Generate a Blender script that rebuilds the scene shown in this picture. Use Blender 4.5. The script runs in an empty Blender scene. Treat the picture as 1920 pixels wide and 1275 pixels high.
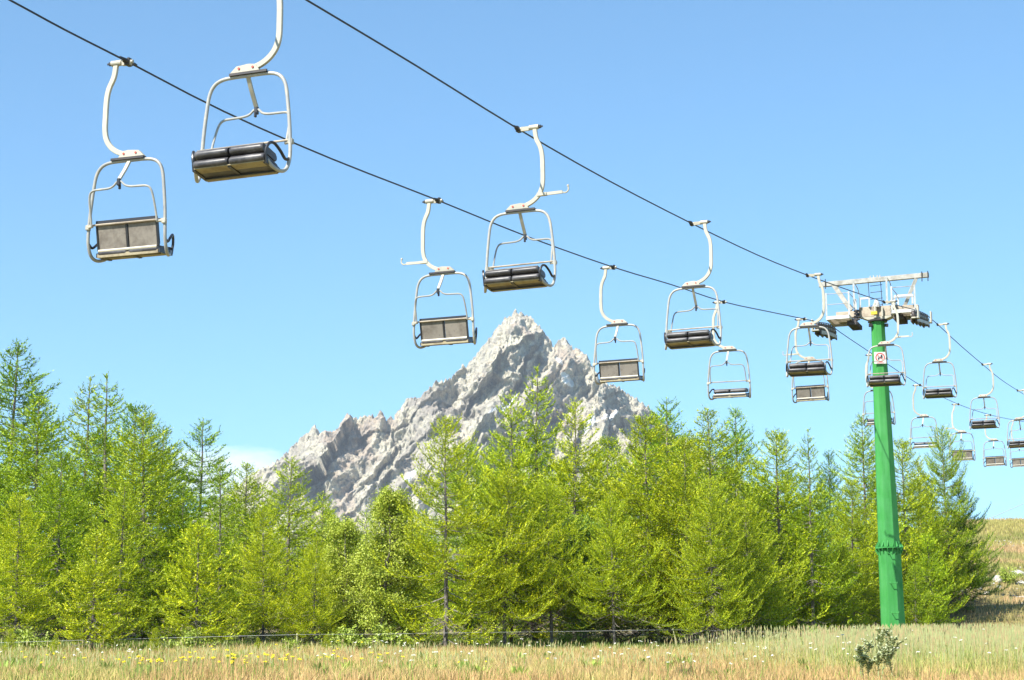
import bpy, math, random
import numpy as np
from mathutils import Vector, Matrix
R_ = math.radians
scene = bpy.context.scene
C = scene.collection

# ------------------------------------------------------------------ camera
F = 4000.0                      # focal length in photograph pixels (1920 wide)
PITCH = math.atan((1450 - 637.5) / F)
cam_d = bpy.data.cameras.new('camera'); cam = bpy.data.objects.new('camera', cam_d); C.objects.link(cam)
cam_d.sensor_width = 36; cam_d.lens = 36 * F / 1920
cam_d.clip_start = 0.5; cam_d.clip_end = 20000
cam.location = (0, 0, 0); cam.rotation_euler = (math.pi / 2 + PITCH, 0, 0)
scene.camera = cam

# ------------------------------------------------------------------ light
SUN_AZ, SUN_EL = R_(-135), R_(45.5)       # azimuth from +Y towards +X, elevation
scene.view_settings.view_transform = 'Standard'
scene.view_settings.look = 'None'
scene.view_settings.gamma = 1
scene.view_settings.use_curve_mapping = False
scene.view_settings.exposure = 1.08
world = bpy.data.worlds.new('World'); scene.world = world; world.use_nodes = True
nt = world.node_tree; nt.nodes.clear()
wout = nt.nodes.new('ShaderNodeOutputWorld'); bg = nt.nodes.new('ShaderNodeBackground')
sky = nt.nodes.new('ShaderNodeTexSky'); sky.sky_type = 'NISHITA'; sky.sun_disc = False
sky.sun_elevation = SUN_EL; sky.sun_rotation = SUN_AZ
sky.altitude = 1800; sky.air_density = 1.0; sky.dust_density = 0.0; sky.ozone_density = 2.6
bg.inputs['Strength'].default_value = 0.106
def wn(t, **k):
    n = nt.nodes.new(t)
    for a, b in k.items(): setattr(n, a, b)
    return n
def wmath(op, a, b=None, clamp=False):
    n = wn('ShaderNodeMath', operation=op); n.use_clamp = clamp
    for i, v in enumerate((a, b)):
        if v is None: continue
        if isinstance(v, (int, float)): n.inputs[i].default_value = v
        else: nt.links.new(v, n.inputs[i])
    return n.outputs[0]
tcw = wn('ShaderNodeTexCoord'); sepw = wn('ShaderNodeSeparateXYZ'); nt.links.new(tcw.outputs['Generated'], sepw.inputs[0])
mpw = wn('ShaderNodeMapping'); mpw.inputs['Scale'].default_value = (9, 9, 26); nt.links.new(tcw.outputs['Generated'], mpw.inputs[0])
nzw = wn('ShaderNodeTexNoise'); nzw.inputs['Detail'].default_value = 7; nzw.inputs['Roughness'].default_value = 0.6
nt.links.new(mpw.outputs[0], nzw.inputs['Vector'])
# one low white cloud bank left of the mountain
ax = wmath('DIVIDE', wmath('ADD', sepw.outputs[0], 0.133), 0.028)
az = wmath('DIVIDE', wmath('ADD', sepw.outputs[2], -0.1355), 0.0105)
r2 = wmath('ADD', wmath('MULTIPLY', ax, ax), wmath('MULTIPLY', az, az))
front = wmath('GREATER_THAN', sepw.outputs[1], 0.5)
cm = wmath('SUBTRACT', wmath('ADD', wmath('MULTIPLY', nzw.outputs[0], 1.8), 0.35), wmath('MULTIPLY', r2, 0.6), True)
cm = wmath('MULTIPLY', wmath('MULTIPLY', cm, front), 0.85, True)
mixw = wn('ShaderNodeMixRGB'); nt.links.new(cm, mixw.inputs[0])
tintw = wn('ShaderNodeMixRGB', blend_type='MULTIPLY'); tintw.inputs[0].default_value = 1; tintw.inputs[2].default_value = (0.70, 1.0, 1.03, 1)
nt.links.new(sky.outputs[0], tintw.inputs[1]); nt.links.new(tintw.outputs[0], mixw.inputs[1])
mixw.inputs[2].default_value = (5.2, 5.9, 6.3, 1)
nt.links.new(mixw.outputs[0], bg.inputs[0]); nt.links.new(bg.outputs[0], wout.inputs[0])

sun_d = bpy.data.lights.new('sun', 'SUN'); sun = bpy.data.objects.new('sun', sun_d); C.objects.link(sun)
sun_d.energy = 5.0; sun_d.angle = R_(0.5); sun_d.color = (1.0, 0.955, 0.87)
sdir = Vector((math.sin(SUN_AZ) * math.cos(SUN_EL), math.cos(SUN_AZ) * math.cos(SUN_EL), math.sin(SUN_EL)))
sun.rotation_euler = sdir.to_track_quat('Z', 'Y').to_euler()
sun.location = sdir * 200

# ------------------------------------------------------------------ helpers
def at(px, py, Y):
    """world point seen at photograph pixel (px, py) on the plane y = Y"""
    u, v = (px - 960) / F, (637.5 - py) / F
    d = Vector((u, math.cos(PITCH) - v * math.sin(PITCH), v * math.cos(PITCH) + math.sin(PITCH)))
    return d * (Y / d.y)
def on_plane(px, py, a, b):
    """same, on the vertical plane x = a + b*y"""
    u, v = (px - 960) / F, (637.5 - py) / F
    d = Vector((u, math.cos(PITCH) - v * math.sin(PITCH), v * math.cos(PITCH) + math.sin(PITCH)))
    return d * (a / (d.x - b * d.y))
def tag(o, label=None, cat=None, group=None, kind=None):
    if label: o['label'] = label
    if cat: o['category'] = cat
    if group: o['group'] = group
    if kind: o['kind'] = kind
    return o
def empty(name, loc, rz=0.0):
    o = bpy.data.objects.new(name, None); C.objects.link(o)
    o.location = loc; o.rotation_euler = (0, 0, rz); o.empty_display_size = 0.2
    return o
def add(name, me, parent=None):
    o = bpy.data.objects.new(name, me); C.objects.link(o)
    if parent is not None: o.parent = parent
    return o
def children(o): return [c for c in bpy.data.objects if c.parent == o]
def copy_tree(o, parent=None):
    c = o.copy(); C.objects.link(c); c.parent = parent
    for ch in list(o.children): copy_tree(ch, c)
    return c

class MB:
    def __init__(s): s.v = []; s.f = []; s.m = []; s.cur = 0
    def poly(s, vs, fs):
        n = len(s.v); s.v += [tuple(v) for v in vs]
        for f in fs: s.f.append([i + n for i in f]); s.m.append(s.cur)
    def box(s, c, size, rot=None, taper=1.0):
        hx, hy, hz = size[0] / 2, size[1] / 2, size[2] / 2
        vs = []
        for z in (-1, 1):
            t = taper if z > 0 else 1.0
            for x, y in ((-1, -1), (1, -1), (1, 1), (-1, 1)):
                p = Vector((x * hx * t, y * hy * t, z * hz))
                if rot: p = rot @ p
                vs.append(p + Vector(c))
        s.poly(vs, [(3, 2, 1, 0), (4, 5, 6, 7), (0, 1, 5, 4), (1, 2, 6, 5), (2, 3, 7, 6), (3, 0, 4, 7)])
    def tube(s, pts, r, n=8, rect=None, caps=True, up=None):
        """sweep along pts; r = radius or list; rect=(w,h) makes a rectangular section"""
        pts = [Vector(p) for p in pts]; N = len(pts)
        T = []
        for i in range(N):
            a = pts[max(0, i - 1)]; b = pts[min(N - 1, i + 1)]; T.append((b - a).normalized())
        ref = Vector(up) if up else (Vector((0, 0, 1)) if abs(T[0].z) < 0.9 else Vector((0, 1, 0)))
        nrm = (ref - T[0] * ref.dot(T[0])).normalized()
        base = len(s.v); sec = 4 if rect else n
        for i in range(N):
            t = T[i]; nrm = (nrm - t * nrm.dot(t)).normalized(); bi = t.cross(nrm)
            rr = r[i] if isinstance(r, (list, tuple)) else r
            for k in range(sec):
                if rect:
                    a, b = ((-1, -1), (1, -1), (1, 1), (-1, 1))[k]
                    p = pts[i] + nrm * (a * rect[0] / 2) + bi * (b * rect[1] / 2)
                else:
                    an = 2 * math.pi * k / n; p = pts[i] + (nrm * math.cos(an) + bi * math.sin(an)) * rr
                s.v.append(tuple(p))
        for i in range(N - 1):
            for k in range(sec):
                a = base + i * sec + k; b = base + i * sec + (k + 1) % sec
                s.f.append([a, b, b + sec, a + sec]); s.m.append(s.cur)
        if caps:
            s.f.append([base + k for k in range(sec)][::-1]); s.m.append(s.cur)
            s.f.append([base + (N - 1) * sec + k for k in range(sec)]); s.m.append(s.cur)
    def prism(s, prof, a, b, axis='x'):
        """profile polygon (2-D) extruded from a to b along axis"""
        n = len(prof); vs = []
        for t in (a, b):
            for p, q in prof:
                vs.append({'x': (t, p, q), 'y': (p, t, q), 'z': (p, q, t)}[axis])
        fs = [list(range(n)), list(range(n, 2 * n))[::-1]] + [[(i + 1) % n, i, i + n, (i + 1) % n + n] for i in range(n)]
        s.poly(vs, fs)
    def build(s, name, mats, parent=None, smooth=False, bevel=0):
        me = bpy.data.meshes.new(name); me.from_pydata(s.v, [], s.f)
        if not isinstance(mats, (list, tuple)): mats = [mats]
        for m in mats: me.materials.append(m)
        if len(mats) > 1: me.polygons.foreach_set('material_index', s.m)
        import bmesh
        bm = bmesh.new(); bm.from_mesh(me); bmesh.ops.recalc_face_normals(bm, faces=bm.faces)
        if bevel: bmesh.ops.bevel(bm, geom=list(bm.edges), offset=bevel, segments=1, affect='EDGES', clamp_overlap=True)
        bm.to_mesh(me); bm.free()
        if smooth:
            me.polygons.foreach_set('use_smooth', [True] * len(me.polygons))
            me.set_sharp_from_angle(angle=R_(40))
        me.update()
        return add(name, me, parent)
def smooth_path(pts, k=5):
    pts = [Vector(p) for p in pts]; out = []
    for i in range(len(pts) - 1):
        p0 = pts[max(0, i - 1)]; p1 = pts[i]; p2 = pts[i + 1]; p3 = pts[min(len(pts) - 1, i + 2)]
        for j in range(k):
            t = j / k
            out.append(0.5 * ((2 * p1) + (p2 - p0) * t + (2 * p0 - 5 * p1 + 4 * p2 - p3) * t * t + (3 * p1 - p0 - 3 * p2 + p3) * t ** 3))
    out.append(pts[-1]); return out
def np_mesh(name, V, Fc, nside, mat, attr=None, smooth=False):
    me = bpy.data.meshes.new(name)
    V = np.asarray(V, dtype=np.float32); Fc = np.asarray(Fc, dtype=np.int32)
    nf = len(Fc)
    me.vertices.add(len(V)); me.vertices.foreach_set('co', V.ravel())
    me.loops.add(nf * nside); me.loops.foreach_set('vertex_index', Fc.ravel())
    me.polygons.add(nf); me.polygons.foreach_set('loop_start', np.arange(nf, dtype=np.int32) * nside)
    me.polygons.foreach_set('loop_total', np.full(nf, nside, dtype=np.int32))
    if smooth: me.polygons.foreach_set('use_smooth', np.ones(nf, dtype=bool))
    me.materials.append(mat)
    if attr is not None:
        for an, data in attr.items():
            data = np.asarray(data, dtype=np.float32)
            if data.ndim == 1:
                a = me.attributes.new(an, 'FLOAT', 'POINT'); a.data.foreach_set('value', data)
            else:
                a = me.attributes.new(an, 'FLOAT_COLOR', 'POINT')
                d = np.ones((len(V), 4), dtype=np.float32); d[:, :3] = data; a.data.foreach_set('color', d.ravel())
    me.update(); me.validate()
    return me

# ---- numpy noise
def _h(ix, iy, s):
    n = (ix.astype(np.int64) * 374761393 + iy.astype(np.int64) * 668265263 + s * 974634777) & 0xFFFFFFFF
    n = ((n ^ (n >> 13)) * 1274126177) & 0xFFFFFFFF
    n = (n ^ (n >> 16)) & 0xFFFFFFFF
    return n.astype(np.float64) / 4294967295.0
def vnoise(x, y, s=0):
    ix = np.floor(x); iy = np.floor(y); fx = x - ix; fy = y - iy
    fx = fx * fx * fx * (fx * (fx * 6 - 15) + 10); fy = fy * fy * fy * (fy * (fy * 6 - 15) + 10)
    a = _h(ix, iy, s); b = _h(ix + 1, iy, s); c = _h(ix, iy + 1, s); d = _h(ix + 1, iy + 1, s)
    return (a * (1 - fx) + b * fx) * (1 - fy) + (c * (1 - fx) + d * fx) * fy
def fbm(x, y, o=4, s=0, g=0.5):
    t = 0; a = 1; n = 0
    for i in range(o):
        t = t + a * vnoise(x + i * 17.3, y - i * 9.1, s + i); n += a; a *= g; x = x * 2.03 + y * .13; y = y * 2.03 - x * .06
    return t / n
def ridged(x, y, o=4, s=0, g=0.5):
    t = 0; a = 1; n = 0
    for i in range(o):
        v = 1 - np.abs(2 * vnoise(x + i * 13.7, y + i * 5.3, s + i) - 1); t = t + a * v * v; n += a; a *= g; x = x * 2.1 + y * .2; y = y * 2.1 - x * .09
    return t / n
def sstep(a, b, x):
    t = np.clip((x - a) / (b - a), 0, 1); return t * t * (3 - 2 * t)

# ------------------------------------------------------------------ materials
class Mat:
    def __init__(s, name):
        s.m = bpy.data.materials.new(name); s.m.use_nodes = True; s.t = s.m.node_tree
        s.b = s.t.nodes['Principled BSDF']; s.out = s.t.nodes['Material Output']
    def n(s, t, **k):
        n = s.t.nodes.new(t)
        for a, b in k.items(): setattr(n, a, b)
        return n
    def l(s, a, b): s.t.links.new(a, b)
    def noise(s, scale, detail=4, rough=0.55, coord='Object', vec=None):
        n = s.n('ShaderNodeTexNoise'); n.inputs['Scale'].default_value = scale
        n.inputs['Detail'].default_value = detail; n.inputs['Roughness'].default_value = rough
        if vec is None:
            tc = s.n('ShaderNodeTexCoord'); vec = tc.outputs[coord]
        s.l(vec, n.inputs['Vector']); return n.outputs[0]
    def scaled(s, sc, coord='Object'):
        tc = s.n('ShaderNodeTexCoord'); mp = s.n('ShaderNodeMapping'); mp.inputs['Scale'].default_value = sc
        s.l(tc.outputs[coord], mp.inputs[0]); return mp.outputs[0]
    def ramp(s, fac, stops):
        r = s.n('ShaderNodeValToRGB'); s.l(fac, r.inputs[0]); e = r.color_ramp.elements
        e[0].position, e[0].color = stops[0][0], (*stops[0][1], 1)
        e[1].position, e[1].color = stops[-1][0], (*stops[-1][1], 1)
        for p, c in stops[1:-1]:
            x = e.new(p); x.color = (*c, 1)
        return r.outputs[0]
    def mix(s, f, a, b, mode='MIX'):
        n = s.n('ShaderNodeMixRGB', blend_type=mode)
        for i, v in enumerate((f, a, b)):
            if isinstance(v, (int, float)): n.inputs[i].default_value = v
            elif isinstance(v, tuple): n.inputs[i].default_value = (*v, 1)
            else: s.l(v, n.inputs[i])
        return n.outputs[0]
    def math(s, op, a, b, clamp=False):
        n = s.n('ShaderNodeMath', operation=op); n.use_clamp = clamp
        for i, v in enumerate((a, b)):
            if isinstance(v, (int, float)): n.inputs[i].default_value = v
            else: s.l(v, n.inputs[i])
        return n.outputs[0]
    def col(s, v):
        if isinstance(v, tuple): s.b.inputs['Base Color'].default_value = (*v, 1)
        else: s.l(v, s.b.inputs['Base Color'])
    def rough(s, v): s.b.inputs['Roughness'].default_value = v
    def bump(s, h, strength, dist=0.02):
        n = s.n('ShaderNodeBump'); n.inputs['Strength'].default_value = strength; n.inputs['Distance'].default_value = dist
        s.l(h, n.inputs['Height']); s.l(n.outputs[0], s.b.inputs['Normal'])

def paint(name, c, dirt, rough=0.45, metal=0.0, sc=6):
    m = Mat(name); oi = m.n('ShaderNodeObjectInfo'); tc = m.n('ShaderNodeTexCoord')
    ad = m.n('ShaderNodeVectorMath', operation='ADD'); cb = m.n('ShaderNodeCombineXYZ')
    for k in range(3): m.l(m.math('MULTIPLY', oi.outputs['Random'], 37.0 + 11 * k), cb.inputs[k])
    m.l(tc.outputs['Object'], ad.inputs[0]); m.l(cb.outputs[0], ad.inputs[1])
    nz = m.noise(sc, 6, 0.68, vec=ad.outputs[0]); n4 = m.noise(sc * 5, 5, 0.7, vec=ad.outputs[0])
    base = m.ramp(nz, [(0.36, dirt), (0.54, c), (1.0, c)])
    base = m.mix(m.ramp(n4, [(0.33, (.8, .8, .8)), (0.42, (0, 0, 0))]), base, dirt)
    vv = m.n('ShaderNodeMapRange'); m.l(oi.outputs['Random'], vv.inputs[0]); vv.inputs[3].default_value = .86; vv.inputs[4].default_value = 1.06
    cc = m.n('ShaderNodeCombineXYZ'); [m.l(vv.outputs[0], cc.inputs[k]) for k in range(3)]
    m.col(m.mix(1.0, base, cc.outputs[0], 'MULTIPLY')); m.rough(rough)
    m.b.inputs['Metallic'].default_value = metal
    m.bump(m.noise(40, 3), 0.12, 0.004); return m.m
M = {}
M['cream'] = paint('cream_paint', (0.40, 0.38, 0.31), (0.50, 0.45, 0.34), 0.42, sc=5)
M['frame'] = paint('frame_paint', (0.32, 0.32, 0.305), (0.42, 0.39, 0.32), 0.38, sc=9)
M['zinc'] = paint('galvanised_steel', (0.42, 0.405, 0.36), (0.26, 0.24, 0.20), 0.5, 0.15, sc=4)
M['tan'] = paint('weathered_tan_paint', (0.38, 0.32, 0.24), (0.24, 0.19, 0.14), 0.6, sc=4)
M['white'] = paint('white_paint', (0.56, 0.56, 0.54), (0.42, 0.41, 0.37), 0.5)
M['dark'] = paint('dark_greased_metal', (0.035, 0.033, 0.036), (0.06, 0.05, 0.045), 0.5, 0.3)
M['black'] = paint('black_vinyl', (0.040, 0.038, 0.043), (0.11, 0.105, 0.11), 0.42, sc=3)
M['blackt'] = paint('black_plastic', (0.02, 0.02, 0.024), (0.03, 0.03, 0.033), 0.35)
M['panel'] = paint('grey_backrest_shell', (0.215, 0.19, 0.16), (0.13, 0.11, 0.09), 0.6, sc=4)
M['under'] = paint('bounce_tinted_seat_pan', (0.31, 0.26, 0.155), (0.20, 0.155, 0.09), 0.55, sc=5)  # cream seat pan with the yellow bounce from the grass painted into its colour
M['wheel'] = paint('sheave_rubber', (0.055, 0.045, 0.045), (0.12, 0.10, 0.09), 0.7, sc=9)
M['red'] = paint('red_paint', (0.55, 0.06, 0.04), (0.40, 0.05, 0.04), 0.5)
M['yellow'] = paint('yellow_paint', (0.80, 0.58, 0.02), (0.6, 0.4, 0.02), 0.5)
M['rope'] = paint('steel_rope', (0.03, 0.032, 0.045), (0.06, 0.06, 0.07), 0.55, 0.4, sc=30)
# pole: green paint, streaked and a little chalky
m = Mat('green_pole_paint'); v = m.scaled((5, 5, 0.5)); nz = m.noise(1.0, 6, 0.6, vec=v); n2 = m.noise(1.3, 5, 0.6)
c1 = m.ramp(nz, [(0.3, (0.036, 0.21, 0.046)), (0.5, (0.050, 0.27, 0.062)), (0.8, (0.085, 0.32, 0.10))])
m.col(m.mix(m.ramp(n2, [(0.45, (0, 0, 0)), (0.75, (0.5, 0.5, 0.5))]), c1, (0.10, 0.34, 0.13))); m.rough(0.6); m.b.inputs['Specular IOR Level'].default_value = 0.2; m.bump(m.noise(14, 3), 0.08, 0.01)
M['green'] = m.m
# bark
m = Mat('bark'); v = m.scaled((9, 9, 2.0)); nz = m.noise(1.5, 6, 0.7, vec=v)
m.col(m.ramp(nz, [(0.3, (0.055, 0.042, 0.035)), (0.5, (0.13, 0.11, 0.09)), (0.72, (0.33, 0.30, 0.26))])); m.rough(0.9); m.bump(nz, 0.7, 0.03)
M['bark'] = m.m
def leafmat(name, c0, c1, c2, trans=0.13):
    m = Mat(name); a = m.n('ShaderNodeAttribute', attribute_name='tint'); oi = m.n('ShaderNodeObjectInfo')
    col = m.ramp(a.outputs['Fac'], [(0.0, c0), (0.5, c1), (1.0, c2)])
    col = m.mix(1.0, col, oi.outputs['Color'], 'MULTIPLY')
    m.t.nodes.remove(m.b)
    p = m.n('ShaderNodeBsdfPrincipled'); p.inputs['Roughness'].default_value = 0.5; p.inputs['Specular IOR Level'].default_value = 0.3; m.l(col, p.inputs['Base Color'])
    tr = m.n('ShaderNodeBsdfTranslucent'); m.l(m.mix(1.0, col, (1.15, 1.1, 0.6), 'MULTIPLY'), tr.inputs[0])
    mx = m.n('ShaderNodeMixShader'); mx.inputs[0].default_value = trans; m.l(p.outputs[0], mx.inputs[1]); m.l(tr.outputs[0], mx.inputs[2])
    m.l(mx.outputs[0], m.out.inputs[0]); return m.m
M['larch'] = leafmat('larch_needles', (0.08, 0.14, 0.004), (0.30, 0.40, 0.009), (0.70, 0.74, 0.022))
M['leaf'] = leafmat('broad_leaves', (0.15, 0.23, 0.02), (0.32, 0.41, 0.05), (0.50, 0.56, 0.14))
def attrmat(name, rough=0.7, trans=0.3):
    m = Mat(name); a = m.n('ShaderNodeAttribute', attribute_name='col')
    m.t.nodes.remove(m.b)
    p = m.n('ShaderNodeBsdfPrincipled'); p.inputs['Roughness'].default_value = rough; p.inputs['Specular IOR Level'].default_value = 0.25; m.l(a.outputs['Color'], p.inputs['Base Color'])
    tr = m.n('ShaderNodeBsdfTranslucent'); m.l(a.outputs['Color'], tr.inputs[0])
    mx = m.n('ShaderNodeMixShader'); mx.inputs[0].default_value = trans; m.l(p.outputs[0], mx.inputs[1]); m.l(tr.outputs[0], mx.inputs[2])
    m.l(mx.outputs[0], m.out.inputs[0]); return m.m
M['grass'] = attrmat('grass_blades'); M['petal'] = attrmat('flower_petals', 0.6, 0.25)

# ------------------------------------------------------------------ terrain
def ground_h(x, y):
    x = np.asarray(x, float); y = np.asarray(y, float)
    base = -1.6 + 0.0785 * y
    flat = -1.6 + 0.0785 * 180 + 0.010 * 95
    ratio = x / np.maximum(y, 1)
    right = sstep(0.13, 0.215, ratio) * sstep(60, 90, y)
    left = np.where(y > 180, flat - 0.12 * (np.minimum(y, 420) - 180), base + 0.010 * np.clip(y - 85, 0, 95))
    rg = base + np.clip(y - 78, 0, None) * 0.100
    top = -1.6 + 0.0785 * 168 + 90 * 0.100
    rg = np.where(y > 168, top - 0.16 * (np.minimum(y, 520) - 168) - 0.0 * y, rg)
    # soften the brow of the hill
    rg = rg - 0.9 * np.exp(-((y - 168) / 16.0) ** 2)
    # a small bench with a stony bank
    rg = rg + 0.5 * sstep(96, 101, y + 1.6 * np.sin(x * 0.4)) * (1 - sstep(101, 125, y))
    h = left * (1 - right) + rg * right
    mound = 0.06 * sstep(5.5, 12.5, x) * sstep(40, 54, y) * (1 - sstep(62, 74, y))
    h = h + mound
    h = h + 0.22 * (fbm(x * 0.09, y * 0.09, 3, 5) - 0.5) * sstep(8, 30, y)
    h = np.where(y < 0, -1.6 + 0.05 * y * (y > -200) - 10 * (y <= -200), h)
    far = sstep(250, 900, np.hypot(x, y))
    return h * (1 - far) + (-60) * far
def gh(x, y): return float(ground_h(np.array([x]), np.array([y]))[0])
def grid_axis(parts):
    out = []
    for a, b, n in parts: out += list(np.linspace(a, b, n, endpoint=False))
    out.append(parts[-1][1]); return np.array(out)
gx = grid_axis([(-9000, -600, 24), (-600, -60, 30), (-60, -24, 36), (-24, 50, 190), (50, 90, 30), (90, 600, 30), (600, 9000, 24)])
gy = grid_axis([(-3000, -100, 16), (-100, 36, 34), (36, 84, 120), (84, 190, 150), (190, 600, 40), (600, 12000, 40)])
GX, GY = np.meshgrid(gx, gy)
GZ = ground_h(GX, GY)
def grid_faces(ny, nx):
    i = np.arange(ny - 1)[:, None] * nx + np.arange(nx - 1)[None, :]
    return np.stack([i, i + 1, i + nx + 1, i + nx], -1).reshape(-1, 4)
m = Mat('dry_alpine_meadow')
n1 = m.noise(0.22, 6, 0.65); n2 = m.noise(1.6, 6, 0.7); n3 = m.noise(9.0, 4, 0.7)
ca = m.ramp(n1, [(0.36, (0.28, 0.26, 0.07)), (0.47, (0.46, 0.36, 0.13)), (0.58, (0.52, 0.34, 0.17)), (0.72, (0.38, 0.32, 0.11))])
cb = m.mix(m.ramp(n2, [(0.42, (0, 0, 0)), (0.62, (0.8, 0.8, 0.8))]), ca, (0.16, 0.19, 0.035))
cb = m.mix(m.ramp(n3, [(0.40, (0.75, 0.75, 0.75)), (0.56, (0, 0, 0))]), cb, (0.14, 0.11, 0.05))
# pale gravel specks
vo = m.n('ShaderNodeTexVoronoi'); vo.inputs['Scale'].default_value = 1.1; m.l(m.scaled((1, 1, 1)), vo.inputs['Vector'])
spk = m.math('MULTIPLY', m.ramp(vo.outputs['Distance'], [(0.10, (1, 1, 1)), (0.17, (0, 0, 0))]), m.ramp(m.noise(0.16, 3), [(0.50, (0, 0, 0)), (0.60, (1, 1, 1))]))
cb = m.mix(spk, cb, (0.50, 0.46, 0.40))
# far away: wooded valley
geo = m.n('ShaderNodeNewGeometry'); vl = m.n('ShaderNodeVectorMath', operation='LENGTH'); m.l(geo.outputs['Position'], vl.inputs[0])
farf = m.n('ShaderNodeMapRange'); farf.inputs[1].default_value = 230; farf.inputs[2].default_value = 520; m.l(vl.outputs['Value'], farf.inputs[0])
cb = m.mix(farf.outputs[0], cb, m.ramp(m.noise(0.02, 6, 0.7), [(0.35, (0.035, 0.06, 0.02)), (0.65, (0.09, 0.11, 0.04))]))
m.col(cb); m.rough(0.95); m.bump(m.math('ADD', n3, n2), 0.9, 0.15)
V = np.stack([GX, GY, GZ], -1).reshape(-1, 3)
me = np_mesh('ground', V, grid_faces(len(gy), len(gx)), 4, m.m, smooth=True)
tag(add('ground', me), kind='structure')

# ------------------------------------------------------------------ mountain
MY = 3000.0
def mp(px, py, dy=0.0):
    p = at(px, py, MY + dy); return np.array([p.x, p.y, p.z])
sil = [(300, 1010), (380, 950), (440, 912), (485, 876), (520, 862), (545, 847), (560, 828), (574, 810), (586, 804), (604, 807), (622, 808), (638, 801), (648, 785), (664, 776), (690, 774),
       (706, 773), (718, 779), (732, 778), (746, 768), (764, 746), (780, 741), (800, 735), (806, 722), (818, 711), (842, 702), (852, 696), (866, 678), (880, 668), (896, 656),
       (908, 641), (914, 628), (926, 616), (940, 602), (952, 590), (966, 583), (978, 582), (988, 590), (1002, 604), (1014, 618), (1026, 634), (1034, 646), (1044, 638),
       (1052, 632), (1060, 636), (1070, 646), (1084, 652), (1098, 668), (1112, 686), (1128, 706), (1148, 718), (1172, 728), (1196, 740), (1214, 758), (1230, 776), (1260, 800), (1310, 835), (1400, 900), (1500, 965)]
rng = np.random.default_rng(4)
def resample(P, step):
    P = np.asarray(P, float); out = [P[0]]
    for a, b in zip(P[:-1], P[1:]):
        n = max(1, int(np.linalg.norm(b - a) / step))
        for i in range(1, n + 1): out.append(a + (b - a) * i / n)
    return np.array(out)
main = resample([mp(x, y, 26 * math.sin(x * .021) + 14 * math.sin(x * .06)) for x, y in sil], 7)
spurs = [
    [(588, 795, 0), (586, 850, -40), (566, 885, -80), (548, 940, -130)],
    [(652, 778, 0), (640, 830, -40), (640, 868, -70), (612, 945, -130)],
    [(712, 768, 0), (700, 825, -34), (716, 868, -66), (690, 950, -130)],
    [(766, 745, 0), (756, 790, -36), (768, 822, -60), (742, 880, -110), (730, 960, -160)],
    [(820, 711, 0), (806, 752, -34), (818, 790, -64), (824, 862, -120), (800, 950, -170)],
    [(884, 667, 0), (868, 712, -36), (838, 760, -78), (862, 850, -140), (850, 950, -200)],
    [(914, 628, 0), (920, 672, -34), (948, 705, -66), (915, 770, -120), (900, 860, -190), (880, 960, -240)],
    [(968, 583, 0), (958, 628, -34), (974, 690, -76), (1000, 760, -130), (985, 850, -200), (970, 960, -260)],
    [(1014, 618, 0), (1022, 655, -26), (1034, 690, -50), (1046, 760, -105), (1060, 860, -180), (1060, 960, -230)],
    [(1054, 632, 0), (1078, 680, -30), (1092, 730, -70), (1120, 800, -120), (1130, 900, -190)],
    [(1150, 718, 0), (1148, 770, -40), (1180, 820, -80), (1190, 900, -140)],
    [(1214, 758, 0), (1226, 810, -45), (1240, 900, -120)],
]
sp = [resample([mp(x, y, d) for x, y, d in s], 7) for s in spurs]
mx_ = grid_axis([(-2400, -430, 60), (-430, -380, 16), (-380, 280, 560), (280, 330, 16), (330, 2600, 60)])
my_ = grid_axis([(MY - 1700, MY - 330, 60), (MY - 330, MY - 240, 50), (MY - 240, MY + 30, 270), (MY + 30, MY + 80, 16), (MY + 80, MY + 1500, 40)])
HX, HY = np.meshgrid(mx_, my_)
# domain warp keeps the crests from running straight
wx = HX + 16 * (fbm(HX / 45, HY / 45, 4, 11) - .5) + 7 * (fbm(HX / 11, HY / 11, 3, 12) - .5)
wy = HY + 20 * (fbm(HX / 45, HY / 45, 4, 13) - .5) + 7 * (fbm(HX / 11, HY / 11, 3, 14) - .5)
fx_, fy_ = wx.ravel(), wy.ravel()
best = np.full(fx_.shape, -1e9)
def cone(P, k, kf=None, q=1.0):
    global best
    for p in P:
        dx = fx_ - p[0]; dy = fy_ - p[1]
        d = np.sqrt(dx * dx + (dy * (0.85 if kf is None else kf)) ** 2)
        np.maximum(best, p[2] - k * d, out=best)
cone(main, 1.9)
for s in sp: cone(s, 2.1, 0.62)
HZ = best.reshape(HX.shape)
# shallow skirts far from the crest
HZ = np.where(HZ < 330, 330 - (330 - HZ) * 0.42, HZ)
rock = sstep(280, 420, HZ)
ww = 30 * (fbm(HX / 60, HZ / 60, 3, 15) - .5)
cx_ = HX * .80 - HZ * .60 + ww; al_ = HX * .60 + HZ * .80      # gullies run from upper right to lower left
r1 = ridged(cx_ / 62, al_ / 150, 3, 21); r2n = ridged(cx_ / 21, al_ / 60, 4, 31)
r3 = ridged(cx_ / 7.0, al_ / 15, 3, 41); r4 = ridged((HX * .5 + HZ) / 9, (HX - HZ * .5) / 34, 2, 51)
def facet(x, y, s, tilt=1.0):
    ix = np.floor(x); iy = np.floor(y); bd = np.full(x.shape, 9.0); out = np.zeros(x.shape)
    for ddx in (-1, 0, 1):
        for ddy in (-1, 0, 1):
            jx, jy = ix + ddx, iy + ddy; px_ = jx + _h(jx, jy, s); py_ = jy + _h(jx, jy, s + 1)
            ex, ey = x - px_, y - py_; d = ex * ex + ey * ey; k = d < bd
            o = (_h(jx, jy, s + 2) - .5) + tilt * ((_h(jx, jy, s + 3) - .5) * 2 * ex + (_h(jx, jy, s + 4) - .5) * 2 * ey)
            bd = np.where(k, d, bd); out = np.where(k, o, out)
    return out
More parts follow.
